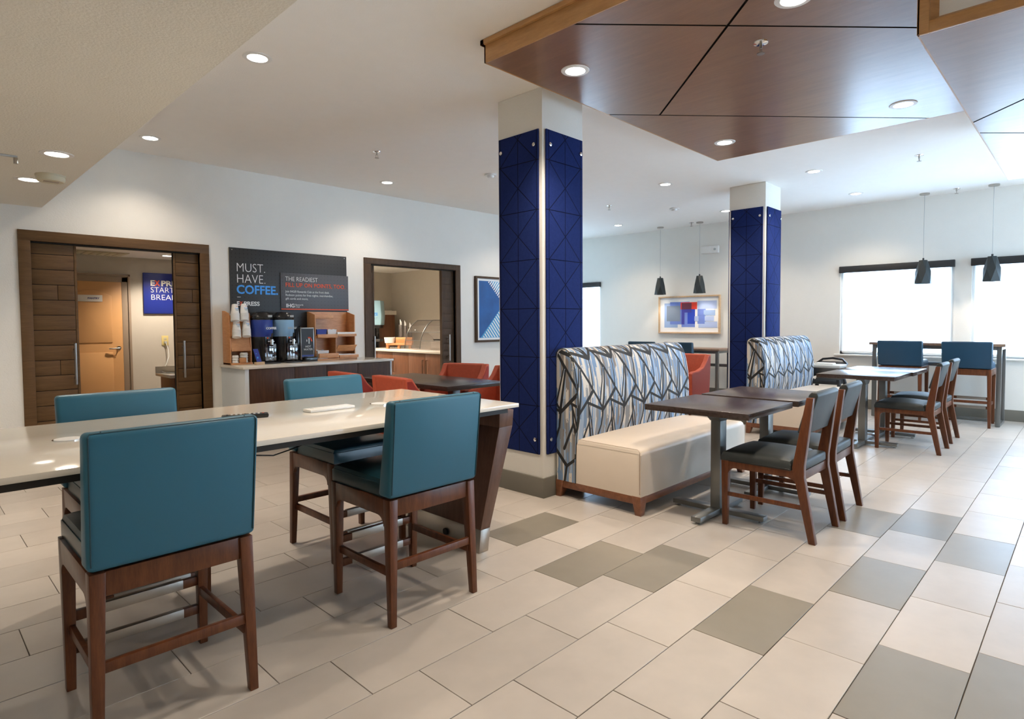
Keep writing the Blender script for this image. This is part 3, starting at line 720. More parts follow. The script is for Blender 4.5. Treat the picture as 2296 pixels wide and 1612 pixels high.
leaf = obj('leaf', B('pantry', 1.72, 2.50, k - .03, k - .001, .01, 2.02, bev=.003), d3)
arch = [(1.83, 1.08), (2.36, 1.08), (2.36, 1.80)] + [(2.36 - .53 * i / 12, 1.80 + .09 * math.sin(PI * i / 12)) for i in range(1, 12)] + [(1.83, 1.80)]
obj('raised_panel', MB().mat(M['pantry']).prism(arch, 'y', k - .042, k - .03, bev=.006), leaf)
obj('raised_panel', B('pantry', 1.83, 2.36, k - .042, k - .03, .2, .93, bev=.006), leaf)
obj('lever', MB().mat(M['steel']).lathe([(0, 0), (.03, 0), (.03, .012), (0, .014)], (2.44, k - .03, .99), 20, Vector((0, -1, 0))).tube([(2.44, k - .04, .99), (2.44, k - .085, .99), (2.36, k - .09, .985), (2.30, k - .08, .985)], .010), leaf)
t = thing('name_plate', (1.88, k - .045, 1.76), 'white PANTRY name plate on the tan door', 'sign')
obj('plate', B('whiteplastic', -.13, .36, -.006, 0, -.05, .05, bev=.002), t); text('PANTRY', .04, (.17, -.008, -.012), RW, 'txtnavy', t, .001, W=.15, Hc=.026)
t = thing('wall_sign', (2.80, k - .002, 1.53), 'blue breakfast sign on the back room wall half hidden by the sliding door', 'sign')
obj('panel', B('bluesign', 0, 1.05, -.03, 0, 0, .66, bev=.012), t)
text('E', .11, (.10, -.033, .455), RW, 'txtwhite', t, .004, W=.062, Hc=.088); text('X', .11, (.168, -.033, .455), RW, 'txtred', t, .004, W=.082, Hc=.088); text('PRESS', .11, (.256, -.033, .455), RW, 'txtwhite', t, .004, W=.35, Hc=.088)
text('START', .11, (.10, -.033, .345), RW, 'txtwhite', t, -.0015, W=.34, Hc=.085); text('\u00ae', .03, (.447, -.033, .395), RW, 'txtwhite', t, 0)
text('BREAKFAST', .11, (.10, -.033, .225), RW, 'txtwhite', t, -.0015, W=.66, Hc=.085)
t = thing('wall_outlet', (3.10, k - .001, 1.09), 'ivory wall outlet with a grey plug in the pantry', 'outlet')
obj('plate', B('ivory', -.05, .05, -.01, 0, -.08, .08, bev=.003), t); obj('socket', B('smoke', -.02, .02, -.014, -.009, .01, .05, bev=.004), t); obj('plug', B('greyplastic', -.02, .02, -.045, -.009, -.05, -.01, bev=.006), t)
t = thing('low_counter', (2.95, 9.2, 0), 'low cream topped counter with red brown base in the pantry', 'counter')
obj('body', B('walnut2', -.34, .9, -.3, .3, 0, .63, bev=.003), t); obj('top', B('quartz', -.40, .9, -.34, .32, .63, .67, bev=.004), t); obj('backsplash', B('quartz', -.40, .9, .30, .32, .67, .76, bev=.002), t)
mbx = MB().mat(M['greyplastic']).tube([(3.10, k - .045, 1.06), (3.09, 10.8, .95), (2.98, 10.4, .85), (2.80, 9.9, .76), (2.62, 9.5, .69), (2.62, 9.3, .676), (2.75, 9.2, .676), (3.1, 9.25, .676)], .006)
obj('extension_cord', mbx, None, label='grey cord drooping from the pantry outlet to the low counter', cat='cord')
t = thing('ceiling_vent', (2.15, 10.6, 2.42), 'pale slatted air vent in the pantry ceiling', 'vent')
obj('frame', B('smoke', -.33, .33, -.25, .25, -.01, -.001, bev=.003), t)
for i in range(6): obj('slat', B('smoke', -.30 + i * .1, -.23 + i * .1, -.22, .22, -.018, -.009, bev=.002), t)
downlight(2.98, 10.35, 2.42, 'small downlight in the pantry ceiling beside the sliding door', 1.3)

# ------------------------------------------------------------------ kitchen behind door 2
KX, KY = 7.15, 10.4
struct('wall_kitchen_back', B('beigewall', 4.1, KX + .1, KY, KY + .1, 0, 2.5)); struct('wall_kitchen_left', B('beigewall', 4.1, 4.2, PY0, KY, 0, 2.5)); struct('wall_kitchen_right', B('beigewall', KX, KX + .1, PY0, KY, 0, 2.5))
struct('ceiling_kitchen', B('ceil', 4.1, KX + .1, PY0, KY + .1, 2.38, 2.5))
struct('trim_1', B('white', KX - .03, KX, 8.62, 8.78, 0, 2.38)); 
t = thing('glass_board', (KX - .01, 8.2, 1.0), 'grey green glossy wall board behind the pastry case', 'board')
obj('sheet', B('laminatewhite', -.012, 0, -.75, .38, 0, 1.38), t); obj('joint_strip', B('white', -.018, -.012, -.75, .38, .60, .612), t)
t = thing('kitchen_cabinet', (5.98, 7.5, 0), 'red brown kitchen base cabinet with slim bronze handles', 'cabinet')
obj('body', B('walnut2', .02, 1.16, -.15, 2.85, .08, .86, bev=.002), t)
yy = [2.84, 2.24, 1.66, 1.20, .74, .28, -.14]
for i in range(6):
    dr = obj('door', B('walnut2', 0, .02, yy[i + 1] + .003, yy[i] - .003, .09, .85, bev=.001), t)
    hy = (yy[i + 1] + .05) if i % 2 == 0 else (yy[i] - .05)
    obj('handle', MB().mat(M['door2']).tube([(.0, hy, .52), (-.025, hy, .52), (-.025, hy, .75), (.0, hy, .75)], .006), dr)
obj('kitchen_worktop', B('quartz', 5.96, KX - .001, 7.34, KY - .001, .86, .90, bev=.004), None, label='cream stone worktop on the kitchen cabinet', cat='worktop')
# juice dispenser
t = thing('juice_dispenser', (6.30, 9.85, .90), 'light blue juice dispenser with black nozzles on the kitchen worktop', 'dispenser', rz=-.8)
obj('backbone', B('blackmatte', -.12, .12, .06, .16, .0, .45, bev=.01), t)
obj('head', MB().mat(M['ltblue']).prism([(-.22, .42), (.22, .42), (.235, .60), (.215, .88), (-.215, .88), (-.235, .60)], 'y', -.16, .16, bev=.012), t)
obj('nozzle_bar', B('black', -.21, .21, -.17, .10, .36, .42, bev=.01), t)
for i in range(4):
    x = -.15 + i * .1
    obj('nozzle', MB().mat(M['black']).cyl((x, -.12, .36), (x, -.12, .26), .022, .016, 12).tube([(x, -.14, .30), (x, -.17, .26), (x + .01, -.16, .19)], .008), t)
obj('drip_tray', B('blackmatte', -.22, .22, -.26, .05, .11, .16, bev=.012), t)
for x in (-.08, .08): obj('leg', B('blackmatte', x - .03, x + .03, -.12, -.06, 0, .11, bev=.004), t)
text('SQUEEZE', .072, (-.13, -.163, .60), RW, 'txtblue', t, .002); text('THE DAY', .072, (-.13, -.163, .525), RW, 'txtgrey', t, -.001)
obj('cup_icon', MB().mat(M['txtnavy']).box(-.13, -.123, -.163, -.161, .70, .77).box(-.087, -.08, -.163, -.161, .70, .77).box(-.13, -.08, -.163, -.161, .70, .707).box(-.135, -.075, -.163, -.161, .77, .777), t)
t = thing('wall_cabinet', (6.72, 10.17, .90), 'red brown upright box with white cap behind the juice dispenser', 'cabinet')
obj('body', B('walnut2', -.20, .20, -.2, .2, 0, .62, bev=.003), t); obj('cap', B('quartz', -.23, .23, -.22, .22, .62, .70, bev=.003), t)
# utensil caddy with cups
t = thing('utensil_caddy', (6.30, 8.95, .90), 'orange wood caddy on short feet on the kitchen worktop', 'caddy', rz=-.8)
obj('tray', B('maple', -.22, .24, -.09, .09, .06, .10, bev=.004), t)
for x in (-.2, .0, .2): obj('foot', B('maple', x - .02, x + .02, -.07, .07, 0, .06, bev=.003), t)
obj('upper_box', B('maple', -.06, .24, -.02, .12, .10, .20, bev=.004), t)
o = obj('round_tub', MB().mat(M['cup']).lathe([(0, 0), (.085, 0), (.10, .10), (.094, .10), (.08, .012), (0, .012)], (0, 0, 0), 24), None, (6.171, 9.054, 1.0005), label='round white tub on the orange caddy', cat='tub')
for i, (a, b) in enumerate(((.02, 0), (.10, 0), (.19, .0))):
    x = 6.30 + math.cos(-.8) * (a) - math.sin(-.8) * .05; y = 8.95 + math.sin(-.8) * a + math.cos(-.8) * .05
    o = thing('utensil_tube', (x, y, 1.10), ['tall clear tube of utensils, left of the three on the caddy', 'tall clear tube of utensils in the middle of the caddy', 'shortest clear tube of utensils at the right of the caddy'][i], 'tube', group='clear utensil tubes')
    hh_ = [.32, .30, .26][i]
    obj('tube_wall', MB().mat(M['acrylic']).lathe([(.036, 0), (.038, hh_ * .7), (.036, hh_ * .7), (.034, .004)], (0, 0, 0), 16), o)
    for j in range(3): obj('utensil', B('cup', -.018 + j * .012, -.008 + j * .012, -.012, -.006, .005, hh_ - j * .02, bev=.002), o)
# pastry case
t = thing('pastry_case', (6.45, 8.15, .90), 'clear curved acrylic pastry case on a white base', 'display case', rz=0)
obj('base', B('quartz', -.15, .5, -.75, -.12, 0, .16, bev=.006), t)
pr = [(-.38, .02), (-.36, .16), (-.31, .30), (-.22, .42), (-.10, .50), (.35, .50), (.35, .02)]
def cover(y0_, y1_):
    mb = MB().mat(M['acrylic']); th = .008
    for i in range(len(pr) - 2):
        (a, b), (c, d) = pr[i], pr[i + 1]; L = math.hypot(c - a, d - b); nx, nz = (d - b) / L * th, -(c - a) / L * th
        mb.prism([(a, b), (c, d), (c + nx, d + nz), (a + nx, b + nz)], 'y', y0_, y1_)
    return mb
obj('curved_cover', cover(-.10, .32), t); obj('curved_cover', cover(-.70, -.12), t)
def rib(y_):
    return MB().mat(M['pewter']).tube([(a, y_, b) for a, b in pr[:-1]], .007)
for y_ in (-.70, -.11, .32): obj('rib', rib(y_), t)
obj('crossbar', MB().mat(M['pewter']).tube([(-.31, -.70, .30), (-.31, .32, .30)], .005).tube([(-.36, -.7, .16), (-.36, .32, .16)], .005), t)
obj('tray', B('blackmatte', -.13, .45, -.72, -.15, .162, .18, bev=.003), t); obj('shelf', B('greyplastic', -.05, .32, -.68, -.12, .34, .345), t)
obj('knob', MB().mat(M['chrome']).lathe([(.012, 0), (.016, .02), (0, .022)], (-.30, .1, .33), 12, Vector((-.8, 0, .5)).normalized()), t)
t = thing('card_stand', (6.42, 7.75, 1.41), 'small dark blue card in a wood foot on top of the pastry case', 'sign')
obj('foot', B('pale', -.02, .02, -.05, .05, 0, .03, bev=.002), t); obj('card', B('bluesign', -.004, .004, -.055, .055, .02, .22, bev=.001), t)
obj('blue_print', B('txtblue', -.006, -.004, -.03, .02, .12, .14), t)
for x, y, l_ in ((5.5, 8.4, 'kitchen downlight over the aisle near the dark door frame'), (5.4, 9.7, 'kitchen downlight deeper in by the juice dispenser')): downlight(x, y, 2.38, l_, 2.2)

# ------------------------------------------------------------------ coffee station
CX0, CX1, CY0 = 2.54, 4.40, 6.40
t = thing('coffee_cabinet', (CX0, CY0, 0), 'dark walnut coffee station cabinet with white end panels', 'cabinet')
obj('body', B('walnut', .055, CX1 - CX0 - .03, .02, .648, .08, .872), t)
xs = [.06, .63, 1.17, CX1 - CX0 - .032]
xs = [.055, .56, .95, 1.36, CX1 - CX0 - .032]
for i in range(4): obj('door', B('walnut', xs[i] + .002, xs[i + 1] - .002, .002, .02, .085, .868, bev=.0015), t)
obj('end_panel', B('laminatewhite', .01, .055, .004, .648, 0, .872, bev=.002), t); obj('end_panel', B('laminatewhite', CX1 - CX0 - .032, CX1 - CX0 - .008, .004, .648, 0, .872, bev=.002), t)
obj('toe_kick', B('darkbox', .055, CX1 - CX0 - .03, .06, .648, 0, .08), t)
obj('coffee_worktop', B('quartz', CX0 - .01, CX1 + .01, CY0 - .012, YW - .001, .872, .90, bev=.003), None, label='white stone top of the coffee station', cat='worktop')
t = thing('pegboard', (2.662, YW, .901), 'black perforated coffee pegboard on the wall behind the coffee urns', 'sign')
obj('board', B('peg', 0, 1.478, -.016, -.0005, 0, 1.32, bev=.001), t)
for x, z in ((.03, 1.295), (1.448, 1.295)): obj('screw', MB().mat(M['chrome']).lathe([(.007, 0), (.005, .003), (0, .003)], (x, -.016, z), 10, Vector((0, -1, 0))), t)
text('MUST.', .14, (.068, -.018, 1.05), RW, 'txtwhite', t, -.0022, W=.323, Hc=.097); text('HAVE.', .14, (.068, -.018, .922), RW, 'txtwhite', t, -.0022, W=.323, Hc=.097)
text('COFFEE.', .14, (.068, -.018, .800), RW, 'txtblue', t, .0035, W=.482, Hc=.100)
obj('dash', B('txtwhite', .075, .115, -.018, -.016, .757, .762), t)
text('E', .07, (.068, -.018, .664), RW, 'txtwhite', t, .002, W=.028, Hc=.047); text('X', .07, (.101, -.018, .664), RW, 'txtred', t, .002, W=.040, Hc=.047); text('PRESS', .07, (.146, -.018, .664), RW, 'txtwhite', t, .002, W=.182, Hc=.047)
t = thing('rewards_sign', (3.245, YW - .016, 1.515), 'grey sign with orange line overlapping the pegboard', 'sign')
obj('panel', B('signgrey', 0, .908, -.014, -.0002, 0, .452, bev=.001), t)
obj('orange_line', B('txtred', 0, .908, -.016, -.014, .008, .020), t)
text('THE READIEST', .08, (.056, -.0165, .355), RW, 'txtwhite', t, -.0008, W=.42, Hc=.052)
text('FILL UP ON POINTS, TOO.', .08, (.056, -.0165, .285), RW, 'txtred', t, .0011, W=.80, Hc=.050)
for i, (s_, w_) in enumerate((('Join IHG\u00ae Rewards Club at the front desk.', .58), ('Redeem points for free nights, merchandise,', .625), ('gift cards and more.', .29))):
    text(s_, .038, (.056, -.0165, .216 - i * .043), RW, 'txtwhite', t, -.0002, W=w_)
text('IHG', .07, (.060, -.0165, .036), RW, 'txtwhite', t, .002, W=.105, Hc=.044); text('Rewards', .03, (.178, -.0165, .058), RW, 'txtwhite', t, W=.10); text('Club', .03, (.178, -.0165, .034), RW, 'txtwhite', t, W=.055)

# cup rack
t = thing('cup_rack', (2.565, 6.82, .90), 'tall orange wood cup dispenser rack at the left of the coffee station', 'rack')
W_ = .235
side = [(-.08, 0), (.21, 0), (.21, .60), (.15, .60), (-.05, .45), (-.08, .12)]
side = [(.0, 0), (.21, 0), (.21, .60), (.16, .60), (.03, .57), (.0, .2)]
obj('side_panel', MB().mat(M['maple']).prism(side, 'x', 0, .012, bev=.001), t); obj('side_panel', MB().mat(M['maple']).prism(side, 'x', W_ - .012, W_, bev=.001), t)
obj('back_panel', B('maple', .012, W_ - .012, .195, .21, 0, .55), t); obj('base_board', B('maple', 0, W_, -.03, .21, 0, .02, bev=.002), t)
for z in (.30, .47): obj('slanted_board', MB().mat(M['maple']).hexa([(.014, -.01 + (.02 if z > .4 else 0), z - .15), (W_ - .014, -.01, z - .15), (W_ - .014, .0, z - .15), (.014, .0, z - .15), (.014, .03, z), (W_ - .014, .03, z), (W_ - .014, .04, z), (.014, .04, z)]), t)
obj('divider_block', B('maple', .09, .16, -.035, -.01, .02, .075, bev=.002), t)
def cup_mesh():
    mb = MB().mat(M['cup']); mb.lathe([(0, .108), (.027, .108), (.030, .112), (.0315, .104), (.044, .004), (.0465, .004), (.0465, -.002), (.042, -.002)], (0, 0, 0), 20); return mb.mesh('cup')
cm = cup_mesh()
stack = [(2.62, 6.80, 1.385, 'top left'), (2.72, 6.80, 1.39, 'top right'), (2.62, 6.77, 1.205, 'lower left'), (2.727, 6.77, 1.215, 'lower right')]
for sx_, sy_, sz_, where in stack:
    tilt = Matrix.Rotation(-.30, 4, 'X') @ Matrix.Rotation(.10, 4, 'Y')
    up = tilt @ Vector((0, 0, 1))
    for k_ in range(7):
        p = Vector((sx_, sy_, sz_)) + up * (.013 * k_)
        o = obj('paper_cup', cm, None, p, cat='cup', group='paper cups stacked upside down in the rack')
        o['label'] = ('uppermost inverted paper cup of the %s stack in the wood rack' % where if k_ == 6 else 'inverted paper cup, %s rim up in the %s stack' % (('lowest', 'second', 'third', 'fourth', 'fifth', 'sixth')[k_], where))
        if k_ < 6: o['group'] = 'rims of the %s cup stack' % where
        o.rotation_euler = tilt.to_euler()
        if k_ == 6:
            for j, (c_, zz, ww) in enumerate((('txtred', .080, .018), ('txtblue', .055, .036), ('txtgrey', .043, .030), ('txtgrey', .031, .026))):
                obj('cup_print', B(c_, -ww / 2 + .006, ww / 2 + .006, -.0395 + (zz - .03) * .135 - .001, -.036 + (zz - .03) * .135, zz, zz + .005), o)
for x, r_, n_, lab in ((2.622, .034, 3, 'narrower stack of white lids at the bottom of the cup rack'), (2.715, .042, 4, 'wider stack of white lids at the bottom of the cup rack')):
    tt = thing('lid_stack', (x, 6.83, .9205), lab, 'lids', group='stacked white cup lids')
    for k_ in range(n_): obj('lid', MB().mat(M['cup']).lathe([(0, 0), (r_, 0), (r_ + .003, .006), (r_, .012), (r_ * .92, .027), (0, .028)], (0, 0, k_ * .0285), 22), tt)
t = thing('card_stand', (2.80, 6.62, .90), 'small dark blue card in a pale wood foot at the corner of the coffee counter', 'sign', rz=.25)
obj('foot', B('pale', -.055, .055, -.02, .02, 0, .032, bev=.002), t)
obj('card', MB().mat(M['bluesign']).hexa([(-.035, -.012, .02), (.025, -.012, .02), (.025, -.007, .02), (-.035, -.007, .02), (-.055, .03, .175), (.005, .03, .175), (.005, .035, .175), (-.055, .035, .175)]), t)
obj('blue_print', MB().mat(M['txtblue']).box(-.030, -.012, .0, .003, .07, .09).box(-.038, -.025, .008, .012, .12, .126), t)

# urns
def urn(x, lab, band, word, wm):
    t = thing('coffee_urn', (x, 6.86, .90), lab, 'urn', group='coffee urns on the coffee station')
    obj('body', MB().mat(M['black']).lathe([(0, .012), (.118, .012), (.121, .02), (.121, .50), (.118, .51), (0, .51)], (0, 0, 0), 40), t)
    obj('colour_band', MB().mat(M[band]).lathe([(.1215, .305), (.1230, .307), (.1230, .495), (.1215, .497)], (0, 0, 0), 48), t)
    obj('dome_lid', MB().mat(M['black']).lathe([(.118, .51), (.124, .515), (.122, .53), (.112, .55), (.09, .563), (.085, .575), (.07, .588), (.0, .594)], (0, 0, 0), 36), t)
    obj('dial', B('greyplastic', .03, .075, -.123, -.110, .527, .552, bev=.002), t)
    obj('faucet', MB().mat(M['chrome']).cyl((.045, -.12, .245), (.045, -.175, .245), .014, n=12).cyl((.045, -.165, .275), (.045, -.165, .215), .019, n=14).cyl((.01, -.14, .25), (.08, -.14, .25), .010, n=10), t)
    obj('tap_lever', MB().mat(M['black']).tube([(.045, -.165, .27), (.045, -.17, .31), (.045, -.18, .345)], .010), t)
    obj('warning_dot', MB().mat(M['txtred']).lathe([(.010, 0), (0, .001)], (.015, -.128, .29), 14, Vector((0, -1, 0))), t)
    obj('cup_guard', B('acrylic', -.02, .10, -.155, -.13, .03, .225, bev=.003), t)
    obj('drip_tray', B('blackmatte', -.05, .13, -.20, -.11, 0, .016, bev=.004), t); obj('foot_ring', MB().mat(M['blackmatte']).lathe([(0, 0), (.126, 0), (.126, .012), (0, .012)], (0, 0, 0), 36), t)
    text(word, .034, (-.0, -.126, .39), RW, wm, t, .0012)
urn(2.932, 'black coffee urn with a dark blue band', 'bandblue', 'COFFEE', 'txtwhite')
urn(3.188, 'black coffee urn with a light blue band', 'bandlight', 'DECAF', 'greyplastic')
t = thing('hot_water_dispenser', (3.455, 6.85, .90), 'black hot water dispenser with a silver framed placard', 'dispenser')
obj('body', B('black', -.125, .03, -.02, .15, 0, .40, bev=.01), t); obj('lid_knob', MB().mat(M['black']).lathe([(.03, 0), (.022, .02), (0, .03)], (-.03, .06, .40), 16), t)
obj('frame', B('steel', -.08, .095, -.045, -.02, .02, .405, bev=.003), t); obj('placard', B('peg', -.068, .083, -.049, -.044, .055, .392), t)
M['plac'] = plain('placard_black', (.02, .02, .022), .5, var=0)
t.children[-1].data.materials[0] = M['plac']
text('HOT', .034, (.012, -.051, .165), RW, 'txtwhite', t, 0, align='CENTER'); text('WATER', .034, (.012, -.051, .13), RW, 'txtwhite', t, 0, align='CENTER')
obj('blue_strip', B('bluesign', -.068, .083, -.0505, -.048, .056, .075), t)
obj('hand_icon', MB().mat(M['txtwhite']).box(.02, .03, -.0505, -.049, .21, .275).box(-.008, .002, -.0505, -.049, .235, .26), t)
obj('red_lever_icon', MB().mat(M['txtred']).hexa([(.012, -.051, .275), (.05, -.051, .275), (.05, -.049, .275), (.012, -.049, .275), (.012, -.051, .29), (.045, -.051, .29), (.045, -.049, .29), (.012, -.049, .29)]).hexa([(.055, -.051, .235), (.07, -.051, .24), (.07, -.049, .24), (.055, -.049, .235), (.035, -.051, .285), (.048, -.051, .29), (.048, -.049, .29), (.035, -.049, .285)]), t)
obj('drip_tray', B('black', -.07, .097, -.12, -.046, 0, .05, bev=.005), t)
# organiser
t = thing('condiment_organizer', (3.57, 6.82, .90), 'orange wood condiment organizer at the right of the coffee station', 'organizer')
sd = [(0, .0), (.20, 0), (.20, .60), (.17, .60), (.0, .56)]
obj('side_panel', MB().mat(M['maple']).prism(sd, 'x', 0, .012, bev=.001), t); obj('side_panel', MB().mat(M['maple']).prism(sd, 'x', .54, .552, bev=.001), t)
obj('back_panel', B('maple', .012, .54, .185, .20, 0, .60), t)
obj('divider', B('maple', .275, .287, .0, .185, .02, .30, bev=.001), t)
obj('base_board', B('maple', -.0, .287, -.05, .20, 0, .02, bev=.002), t); obj('base_board', B('maple', .29, .56, -.03, .20, 0, .02, bev=.002), t)
obj('shelf', B('maple', .012, .275, -.0, .185, .285, .297), t); obj('shelf_lip', B('maple', .02, .29, -.035, -.0, .275, .32, bev=.002), t)
obj('shelf', B('maple', .287, .54, 0, .185, .285, .297), t); obj('shelf_lip', B('maple', .30, .556, -.03, -.0, .29, .32, bev=.002), t)
obj('shelf', B('maple', .012, .26, .05, .185, .515, .527), t); obj('shelf_lip', B('maple', .014, .27, .035, .05, .51, .555, bev=.002), t)
obj('tray_front', B('maple', .025, .285, -.055, -.03, .03, .085, bev=.002), t)
obj('slanted_panel', MB().mat(M['maple']).hexa([(.29, .02, .10), (.54, .02, .10), (.54, .03, .10), (.29, .03, .10), (.29, -.04, .18), (.555, -.04, .18), (.555, -.03, .18), (.29, -.03, .18)]), t)
obj('tray_front', B('maple', .30, .57, -.05, -.03, .02, .055, bev=.002), t)
def binbox(x, y, z, w_, d_, h_, m_, lab, pk):
    tt = thing('condiment_bin', (x, y, z), lab, 'bin', group='condiment bins in the organizer')
    mb = MB().mat(M[m_]); th = .004; a, b = w_ / 2, d_ / 2; q = .85
    mb.frust((-a * q, a * q, -b * q, b * q), 0, (-a * q, a * q, -b * q, b * q), .004)
    for s_ in (-1, 1):
        mb.hexa([(s_ * a * q, -b * q, 0), (s_ * (a * q - th), -b * q, 0), (s_ * (a * q - th), b * q, 0), (s_ * a * q, b * q, 0), (s_ * a, -b, h_), (s_ * (a - th), -b, h_), (s_ * (a - th), b, h_), (s_ * a, b, h_)])
        mb.hexa([(-a * q, s_ * b * q, 0), (-a * q, s_ * (b * q - th), 0), (a * q, s_ * (b * q - th), 0), (a * q, s_ * b * q, 0), (-a, s_ * b, h_), (-a, s_ * (b - th), h_), (a, s_ * (b - th), h_), (a, s_ * b, h_)])
    bmesh.ops.recalc_face_normals(mb.b, faces=mb.b.faces[:]); obj('box', mb, tt)
    pm = MB()
    for i in range(14):
        pm.mat(M[random.choice(pk)]); cx_, cy_ = random.uniform(-a * .62, a * .62), random.uniform(-b * .6, b * .6); zz = random.uniform(h_ * .55, h_ * 1.0)
        r1, r2 = random.uniform(-.5, .5), random.uniform(.2, .9); dx, dz = .016 * math.cos(r1), .016 * math.sin(r2)
        pm.hexa([(cx_ - dx, cy_ - .004, zz - dz), (cx_ + dx, cy_ - .002, zz - dz), (cx_ + dx, cy_ + .002, zz - dz), (cx_ - dx, cy_, zz - dz), (cx_ - dx, cy_ - .002, zz + dz), (cx_ + dx, cy_, zz + dz), (cx_ + dx, cy_ + .003, zz + dz), (cx_ - dx, cy_ + .003, zz + dz)])
    pm.mat(M['cup']).box(-a * .7, a * .7, -b * .7, b * .7, .005, h_ * .5)
    o = obj('packets', pm, tt); o['kind'] = 'stuff'
M['pinkp'] = plain('pink_packet', (.7, .08, .22), .5); M['yellowp'] = plain('yellow_packet', (.8, .5, .05), .5); M['redp'] = plain('dark_red_packet', (.3, .03, .04), .5)
binbox(3.655, 6.865, 1.1972, .135, .12, .085, 'bluesign', 'dark blue bin of white packets on the upper organizer shelf', ['cup', 'greyplastic'])
binbox(3.79, 6.865, 1.1972, .125, .12, .08, 'whiteplastic', 'white bin of yellow and pink packets on the upper organizer shelf', ['pinkp', 'yellowp', 'cup'])
binbox(3.665, 6.86, .9202, .15, .12, .10, 'whiteplastic', 'white bin of creamer cups on the lower organizer shelf', ['redp', 'cup', 'greyplastic'])
for z, lab in ((1.1972, 'upper shallow white tray at the right of the organizer'), (.9202, 'lower shallow white tray at the right of the organizer')):
    mb = MB().mat(M['whiteplastic']).box(-.11, .12, -.05, .05, 0, .006).box(-.115, .125, -.055, -.05, 0, .045, bev=.001).box(-.115, .125, .05, .055, 0, .045, bev=.001).box(-.12, -.115, -.055, .055, 0, .045).box(.125, .13, -.055, .055, 0, .045)
    obj('shallow_tray', mb, None, (3.98, 6.85, z), label=lab, cat='tray', group='shallow white trays in the organizer')

# ------------------------------------------------------------------ long white table
t = thing('communal_table', (0, 0, 0), 'long counter height table with glossy white top and walnut slab leg', 'table')
obj('tabletop', MB().mat(M['quartz']).prism([(-1.2, 2.335), (2.455, 2.335), (2.455, 3.465), (-1.2, 3.465)], 'z', .868, .890, bev=.002), t)
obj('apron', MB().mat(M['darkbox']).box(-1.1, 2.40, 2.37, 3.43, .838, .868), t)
def slab(xa):
    mb = MB().mat(M['leg'])
    mb.frust((xa - .055, xa + .020, 2.545, 3.27), .135, (xa + .015, xa + .125, 2.455, 3.36), .74, bev=.002)
    mb.frust((xa + .015, xa + .125, 2.455, 3.36), .74, (xa + .005, xa + .120, 2.44, 3.375), .838, bev=.002)
    lg = obj('leg', mb, t)
    obj('kick_plate', MB().mat(M['steel']).frust((xa - .068, xa + .004, 2.545, 3.27), 0.0, (xa - .055, xa + .021, 2.543, 3.272), .135, bev=.001), t)
    obj('grommet', MB().mat(M['black']).cyl((xa - .066, 2.85, .06), (xa - .073, 2.85, .06), .022, n=18), t)
slab(2.40); slab(-1.0)
obj('access_cover', B('leg', 2.365, 2.385, 2.75, 2.87, .40, .60, bev=.003), t)
for x, y, lab in ((.467, 2.93, 'round white charging disc in the tabletop behind the nearest stool'), (1.90, 2.90, 'round white charging disc beside the second near stool')):
    tt = thing('charging_disc', (x, y, .8901), lab, 'charger'); obj('rim', MB().mat(M['chrome']).lathe([(0, 0), (.052, 0), (.052, .003), (0, .003)], (0, 0, 0), 32), tt); obj('pad', MB().mat(M['whiteplastic']).lathe([(0, .003), (.046, .003), (.046, .005), (0, .005)], (0, 0, 0), 32), tt)
tt = thing('power_strip', (1.60, 2.915, .8901), 'flat white power strip set into the white tabletop', 'power strip', rz=.02)
obj('body', B('whiteplastic', -.13, .13, -.042, .042, 0, .014, bev=.003), tt); obj('socket_row', B('whiteplastic', -.10, .10, -.018, .018, .013, .0165, bev=.001), tt)
tt = thing('remote_control', (1.175, 2.955, .8901), 'black remote control lying behind the nearest stool back', 'remote', rz=-.35)
obj('body', B('black', -.105, .105, -.024, .024, 0, .02, bev=.007), tt)
for i in range(9):
    for j in range(3): obj('button', MB().mat(M['txtred' if (i == 8 and j == 1) else 'greyplastic' if i % 4 else 'blackmatte']).box(-.085 + i * .02, -.075 + i * .02, -.016 + j * .012, -.009 + j * .012, .0195, .022, bev=.001), tt)
o = obj('table_cable', MB().mat(M['black']).tube([(.95, 2.42, .838), (1.00, 2.43, .815), (1.08, 2.44, .80), (1.16, 2.46, .808), (1.24, 2.48, .82), (1.3, 2.5, .837)], .003), None, label='thin black cable sagging under the edge of the white table', cat='cable')
o = obj('table_cable', MB().mat(M['black']).tube([(.56, 3.2, .838), (.57, 3.18, .75), (.60, 3.16, .70), (.66, 3.15, .69), (.72, 3.14, .76), (.74, 3.13, .838)], .003), None, label='black cable looping down by the far left stool seat', cat='cable')

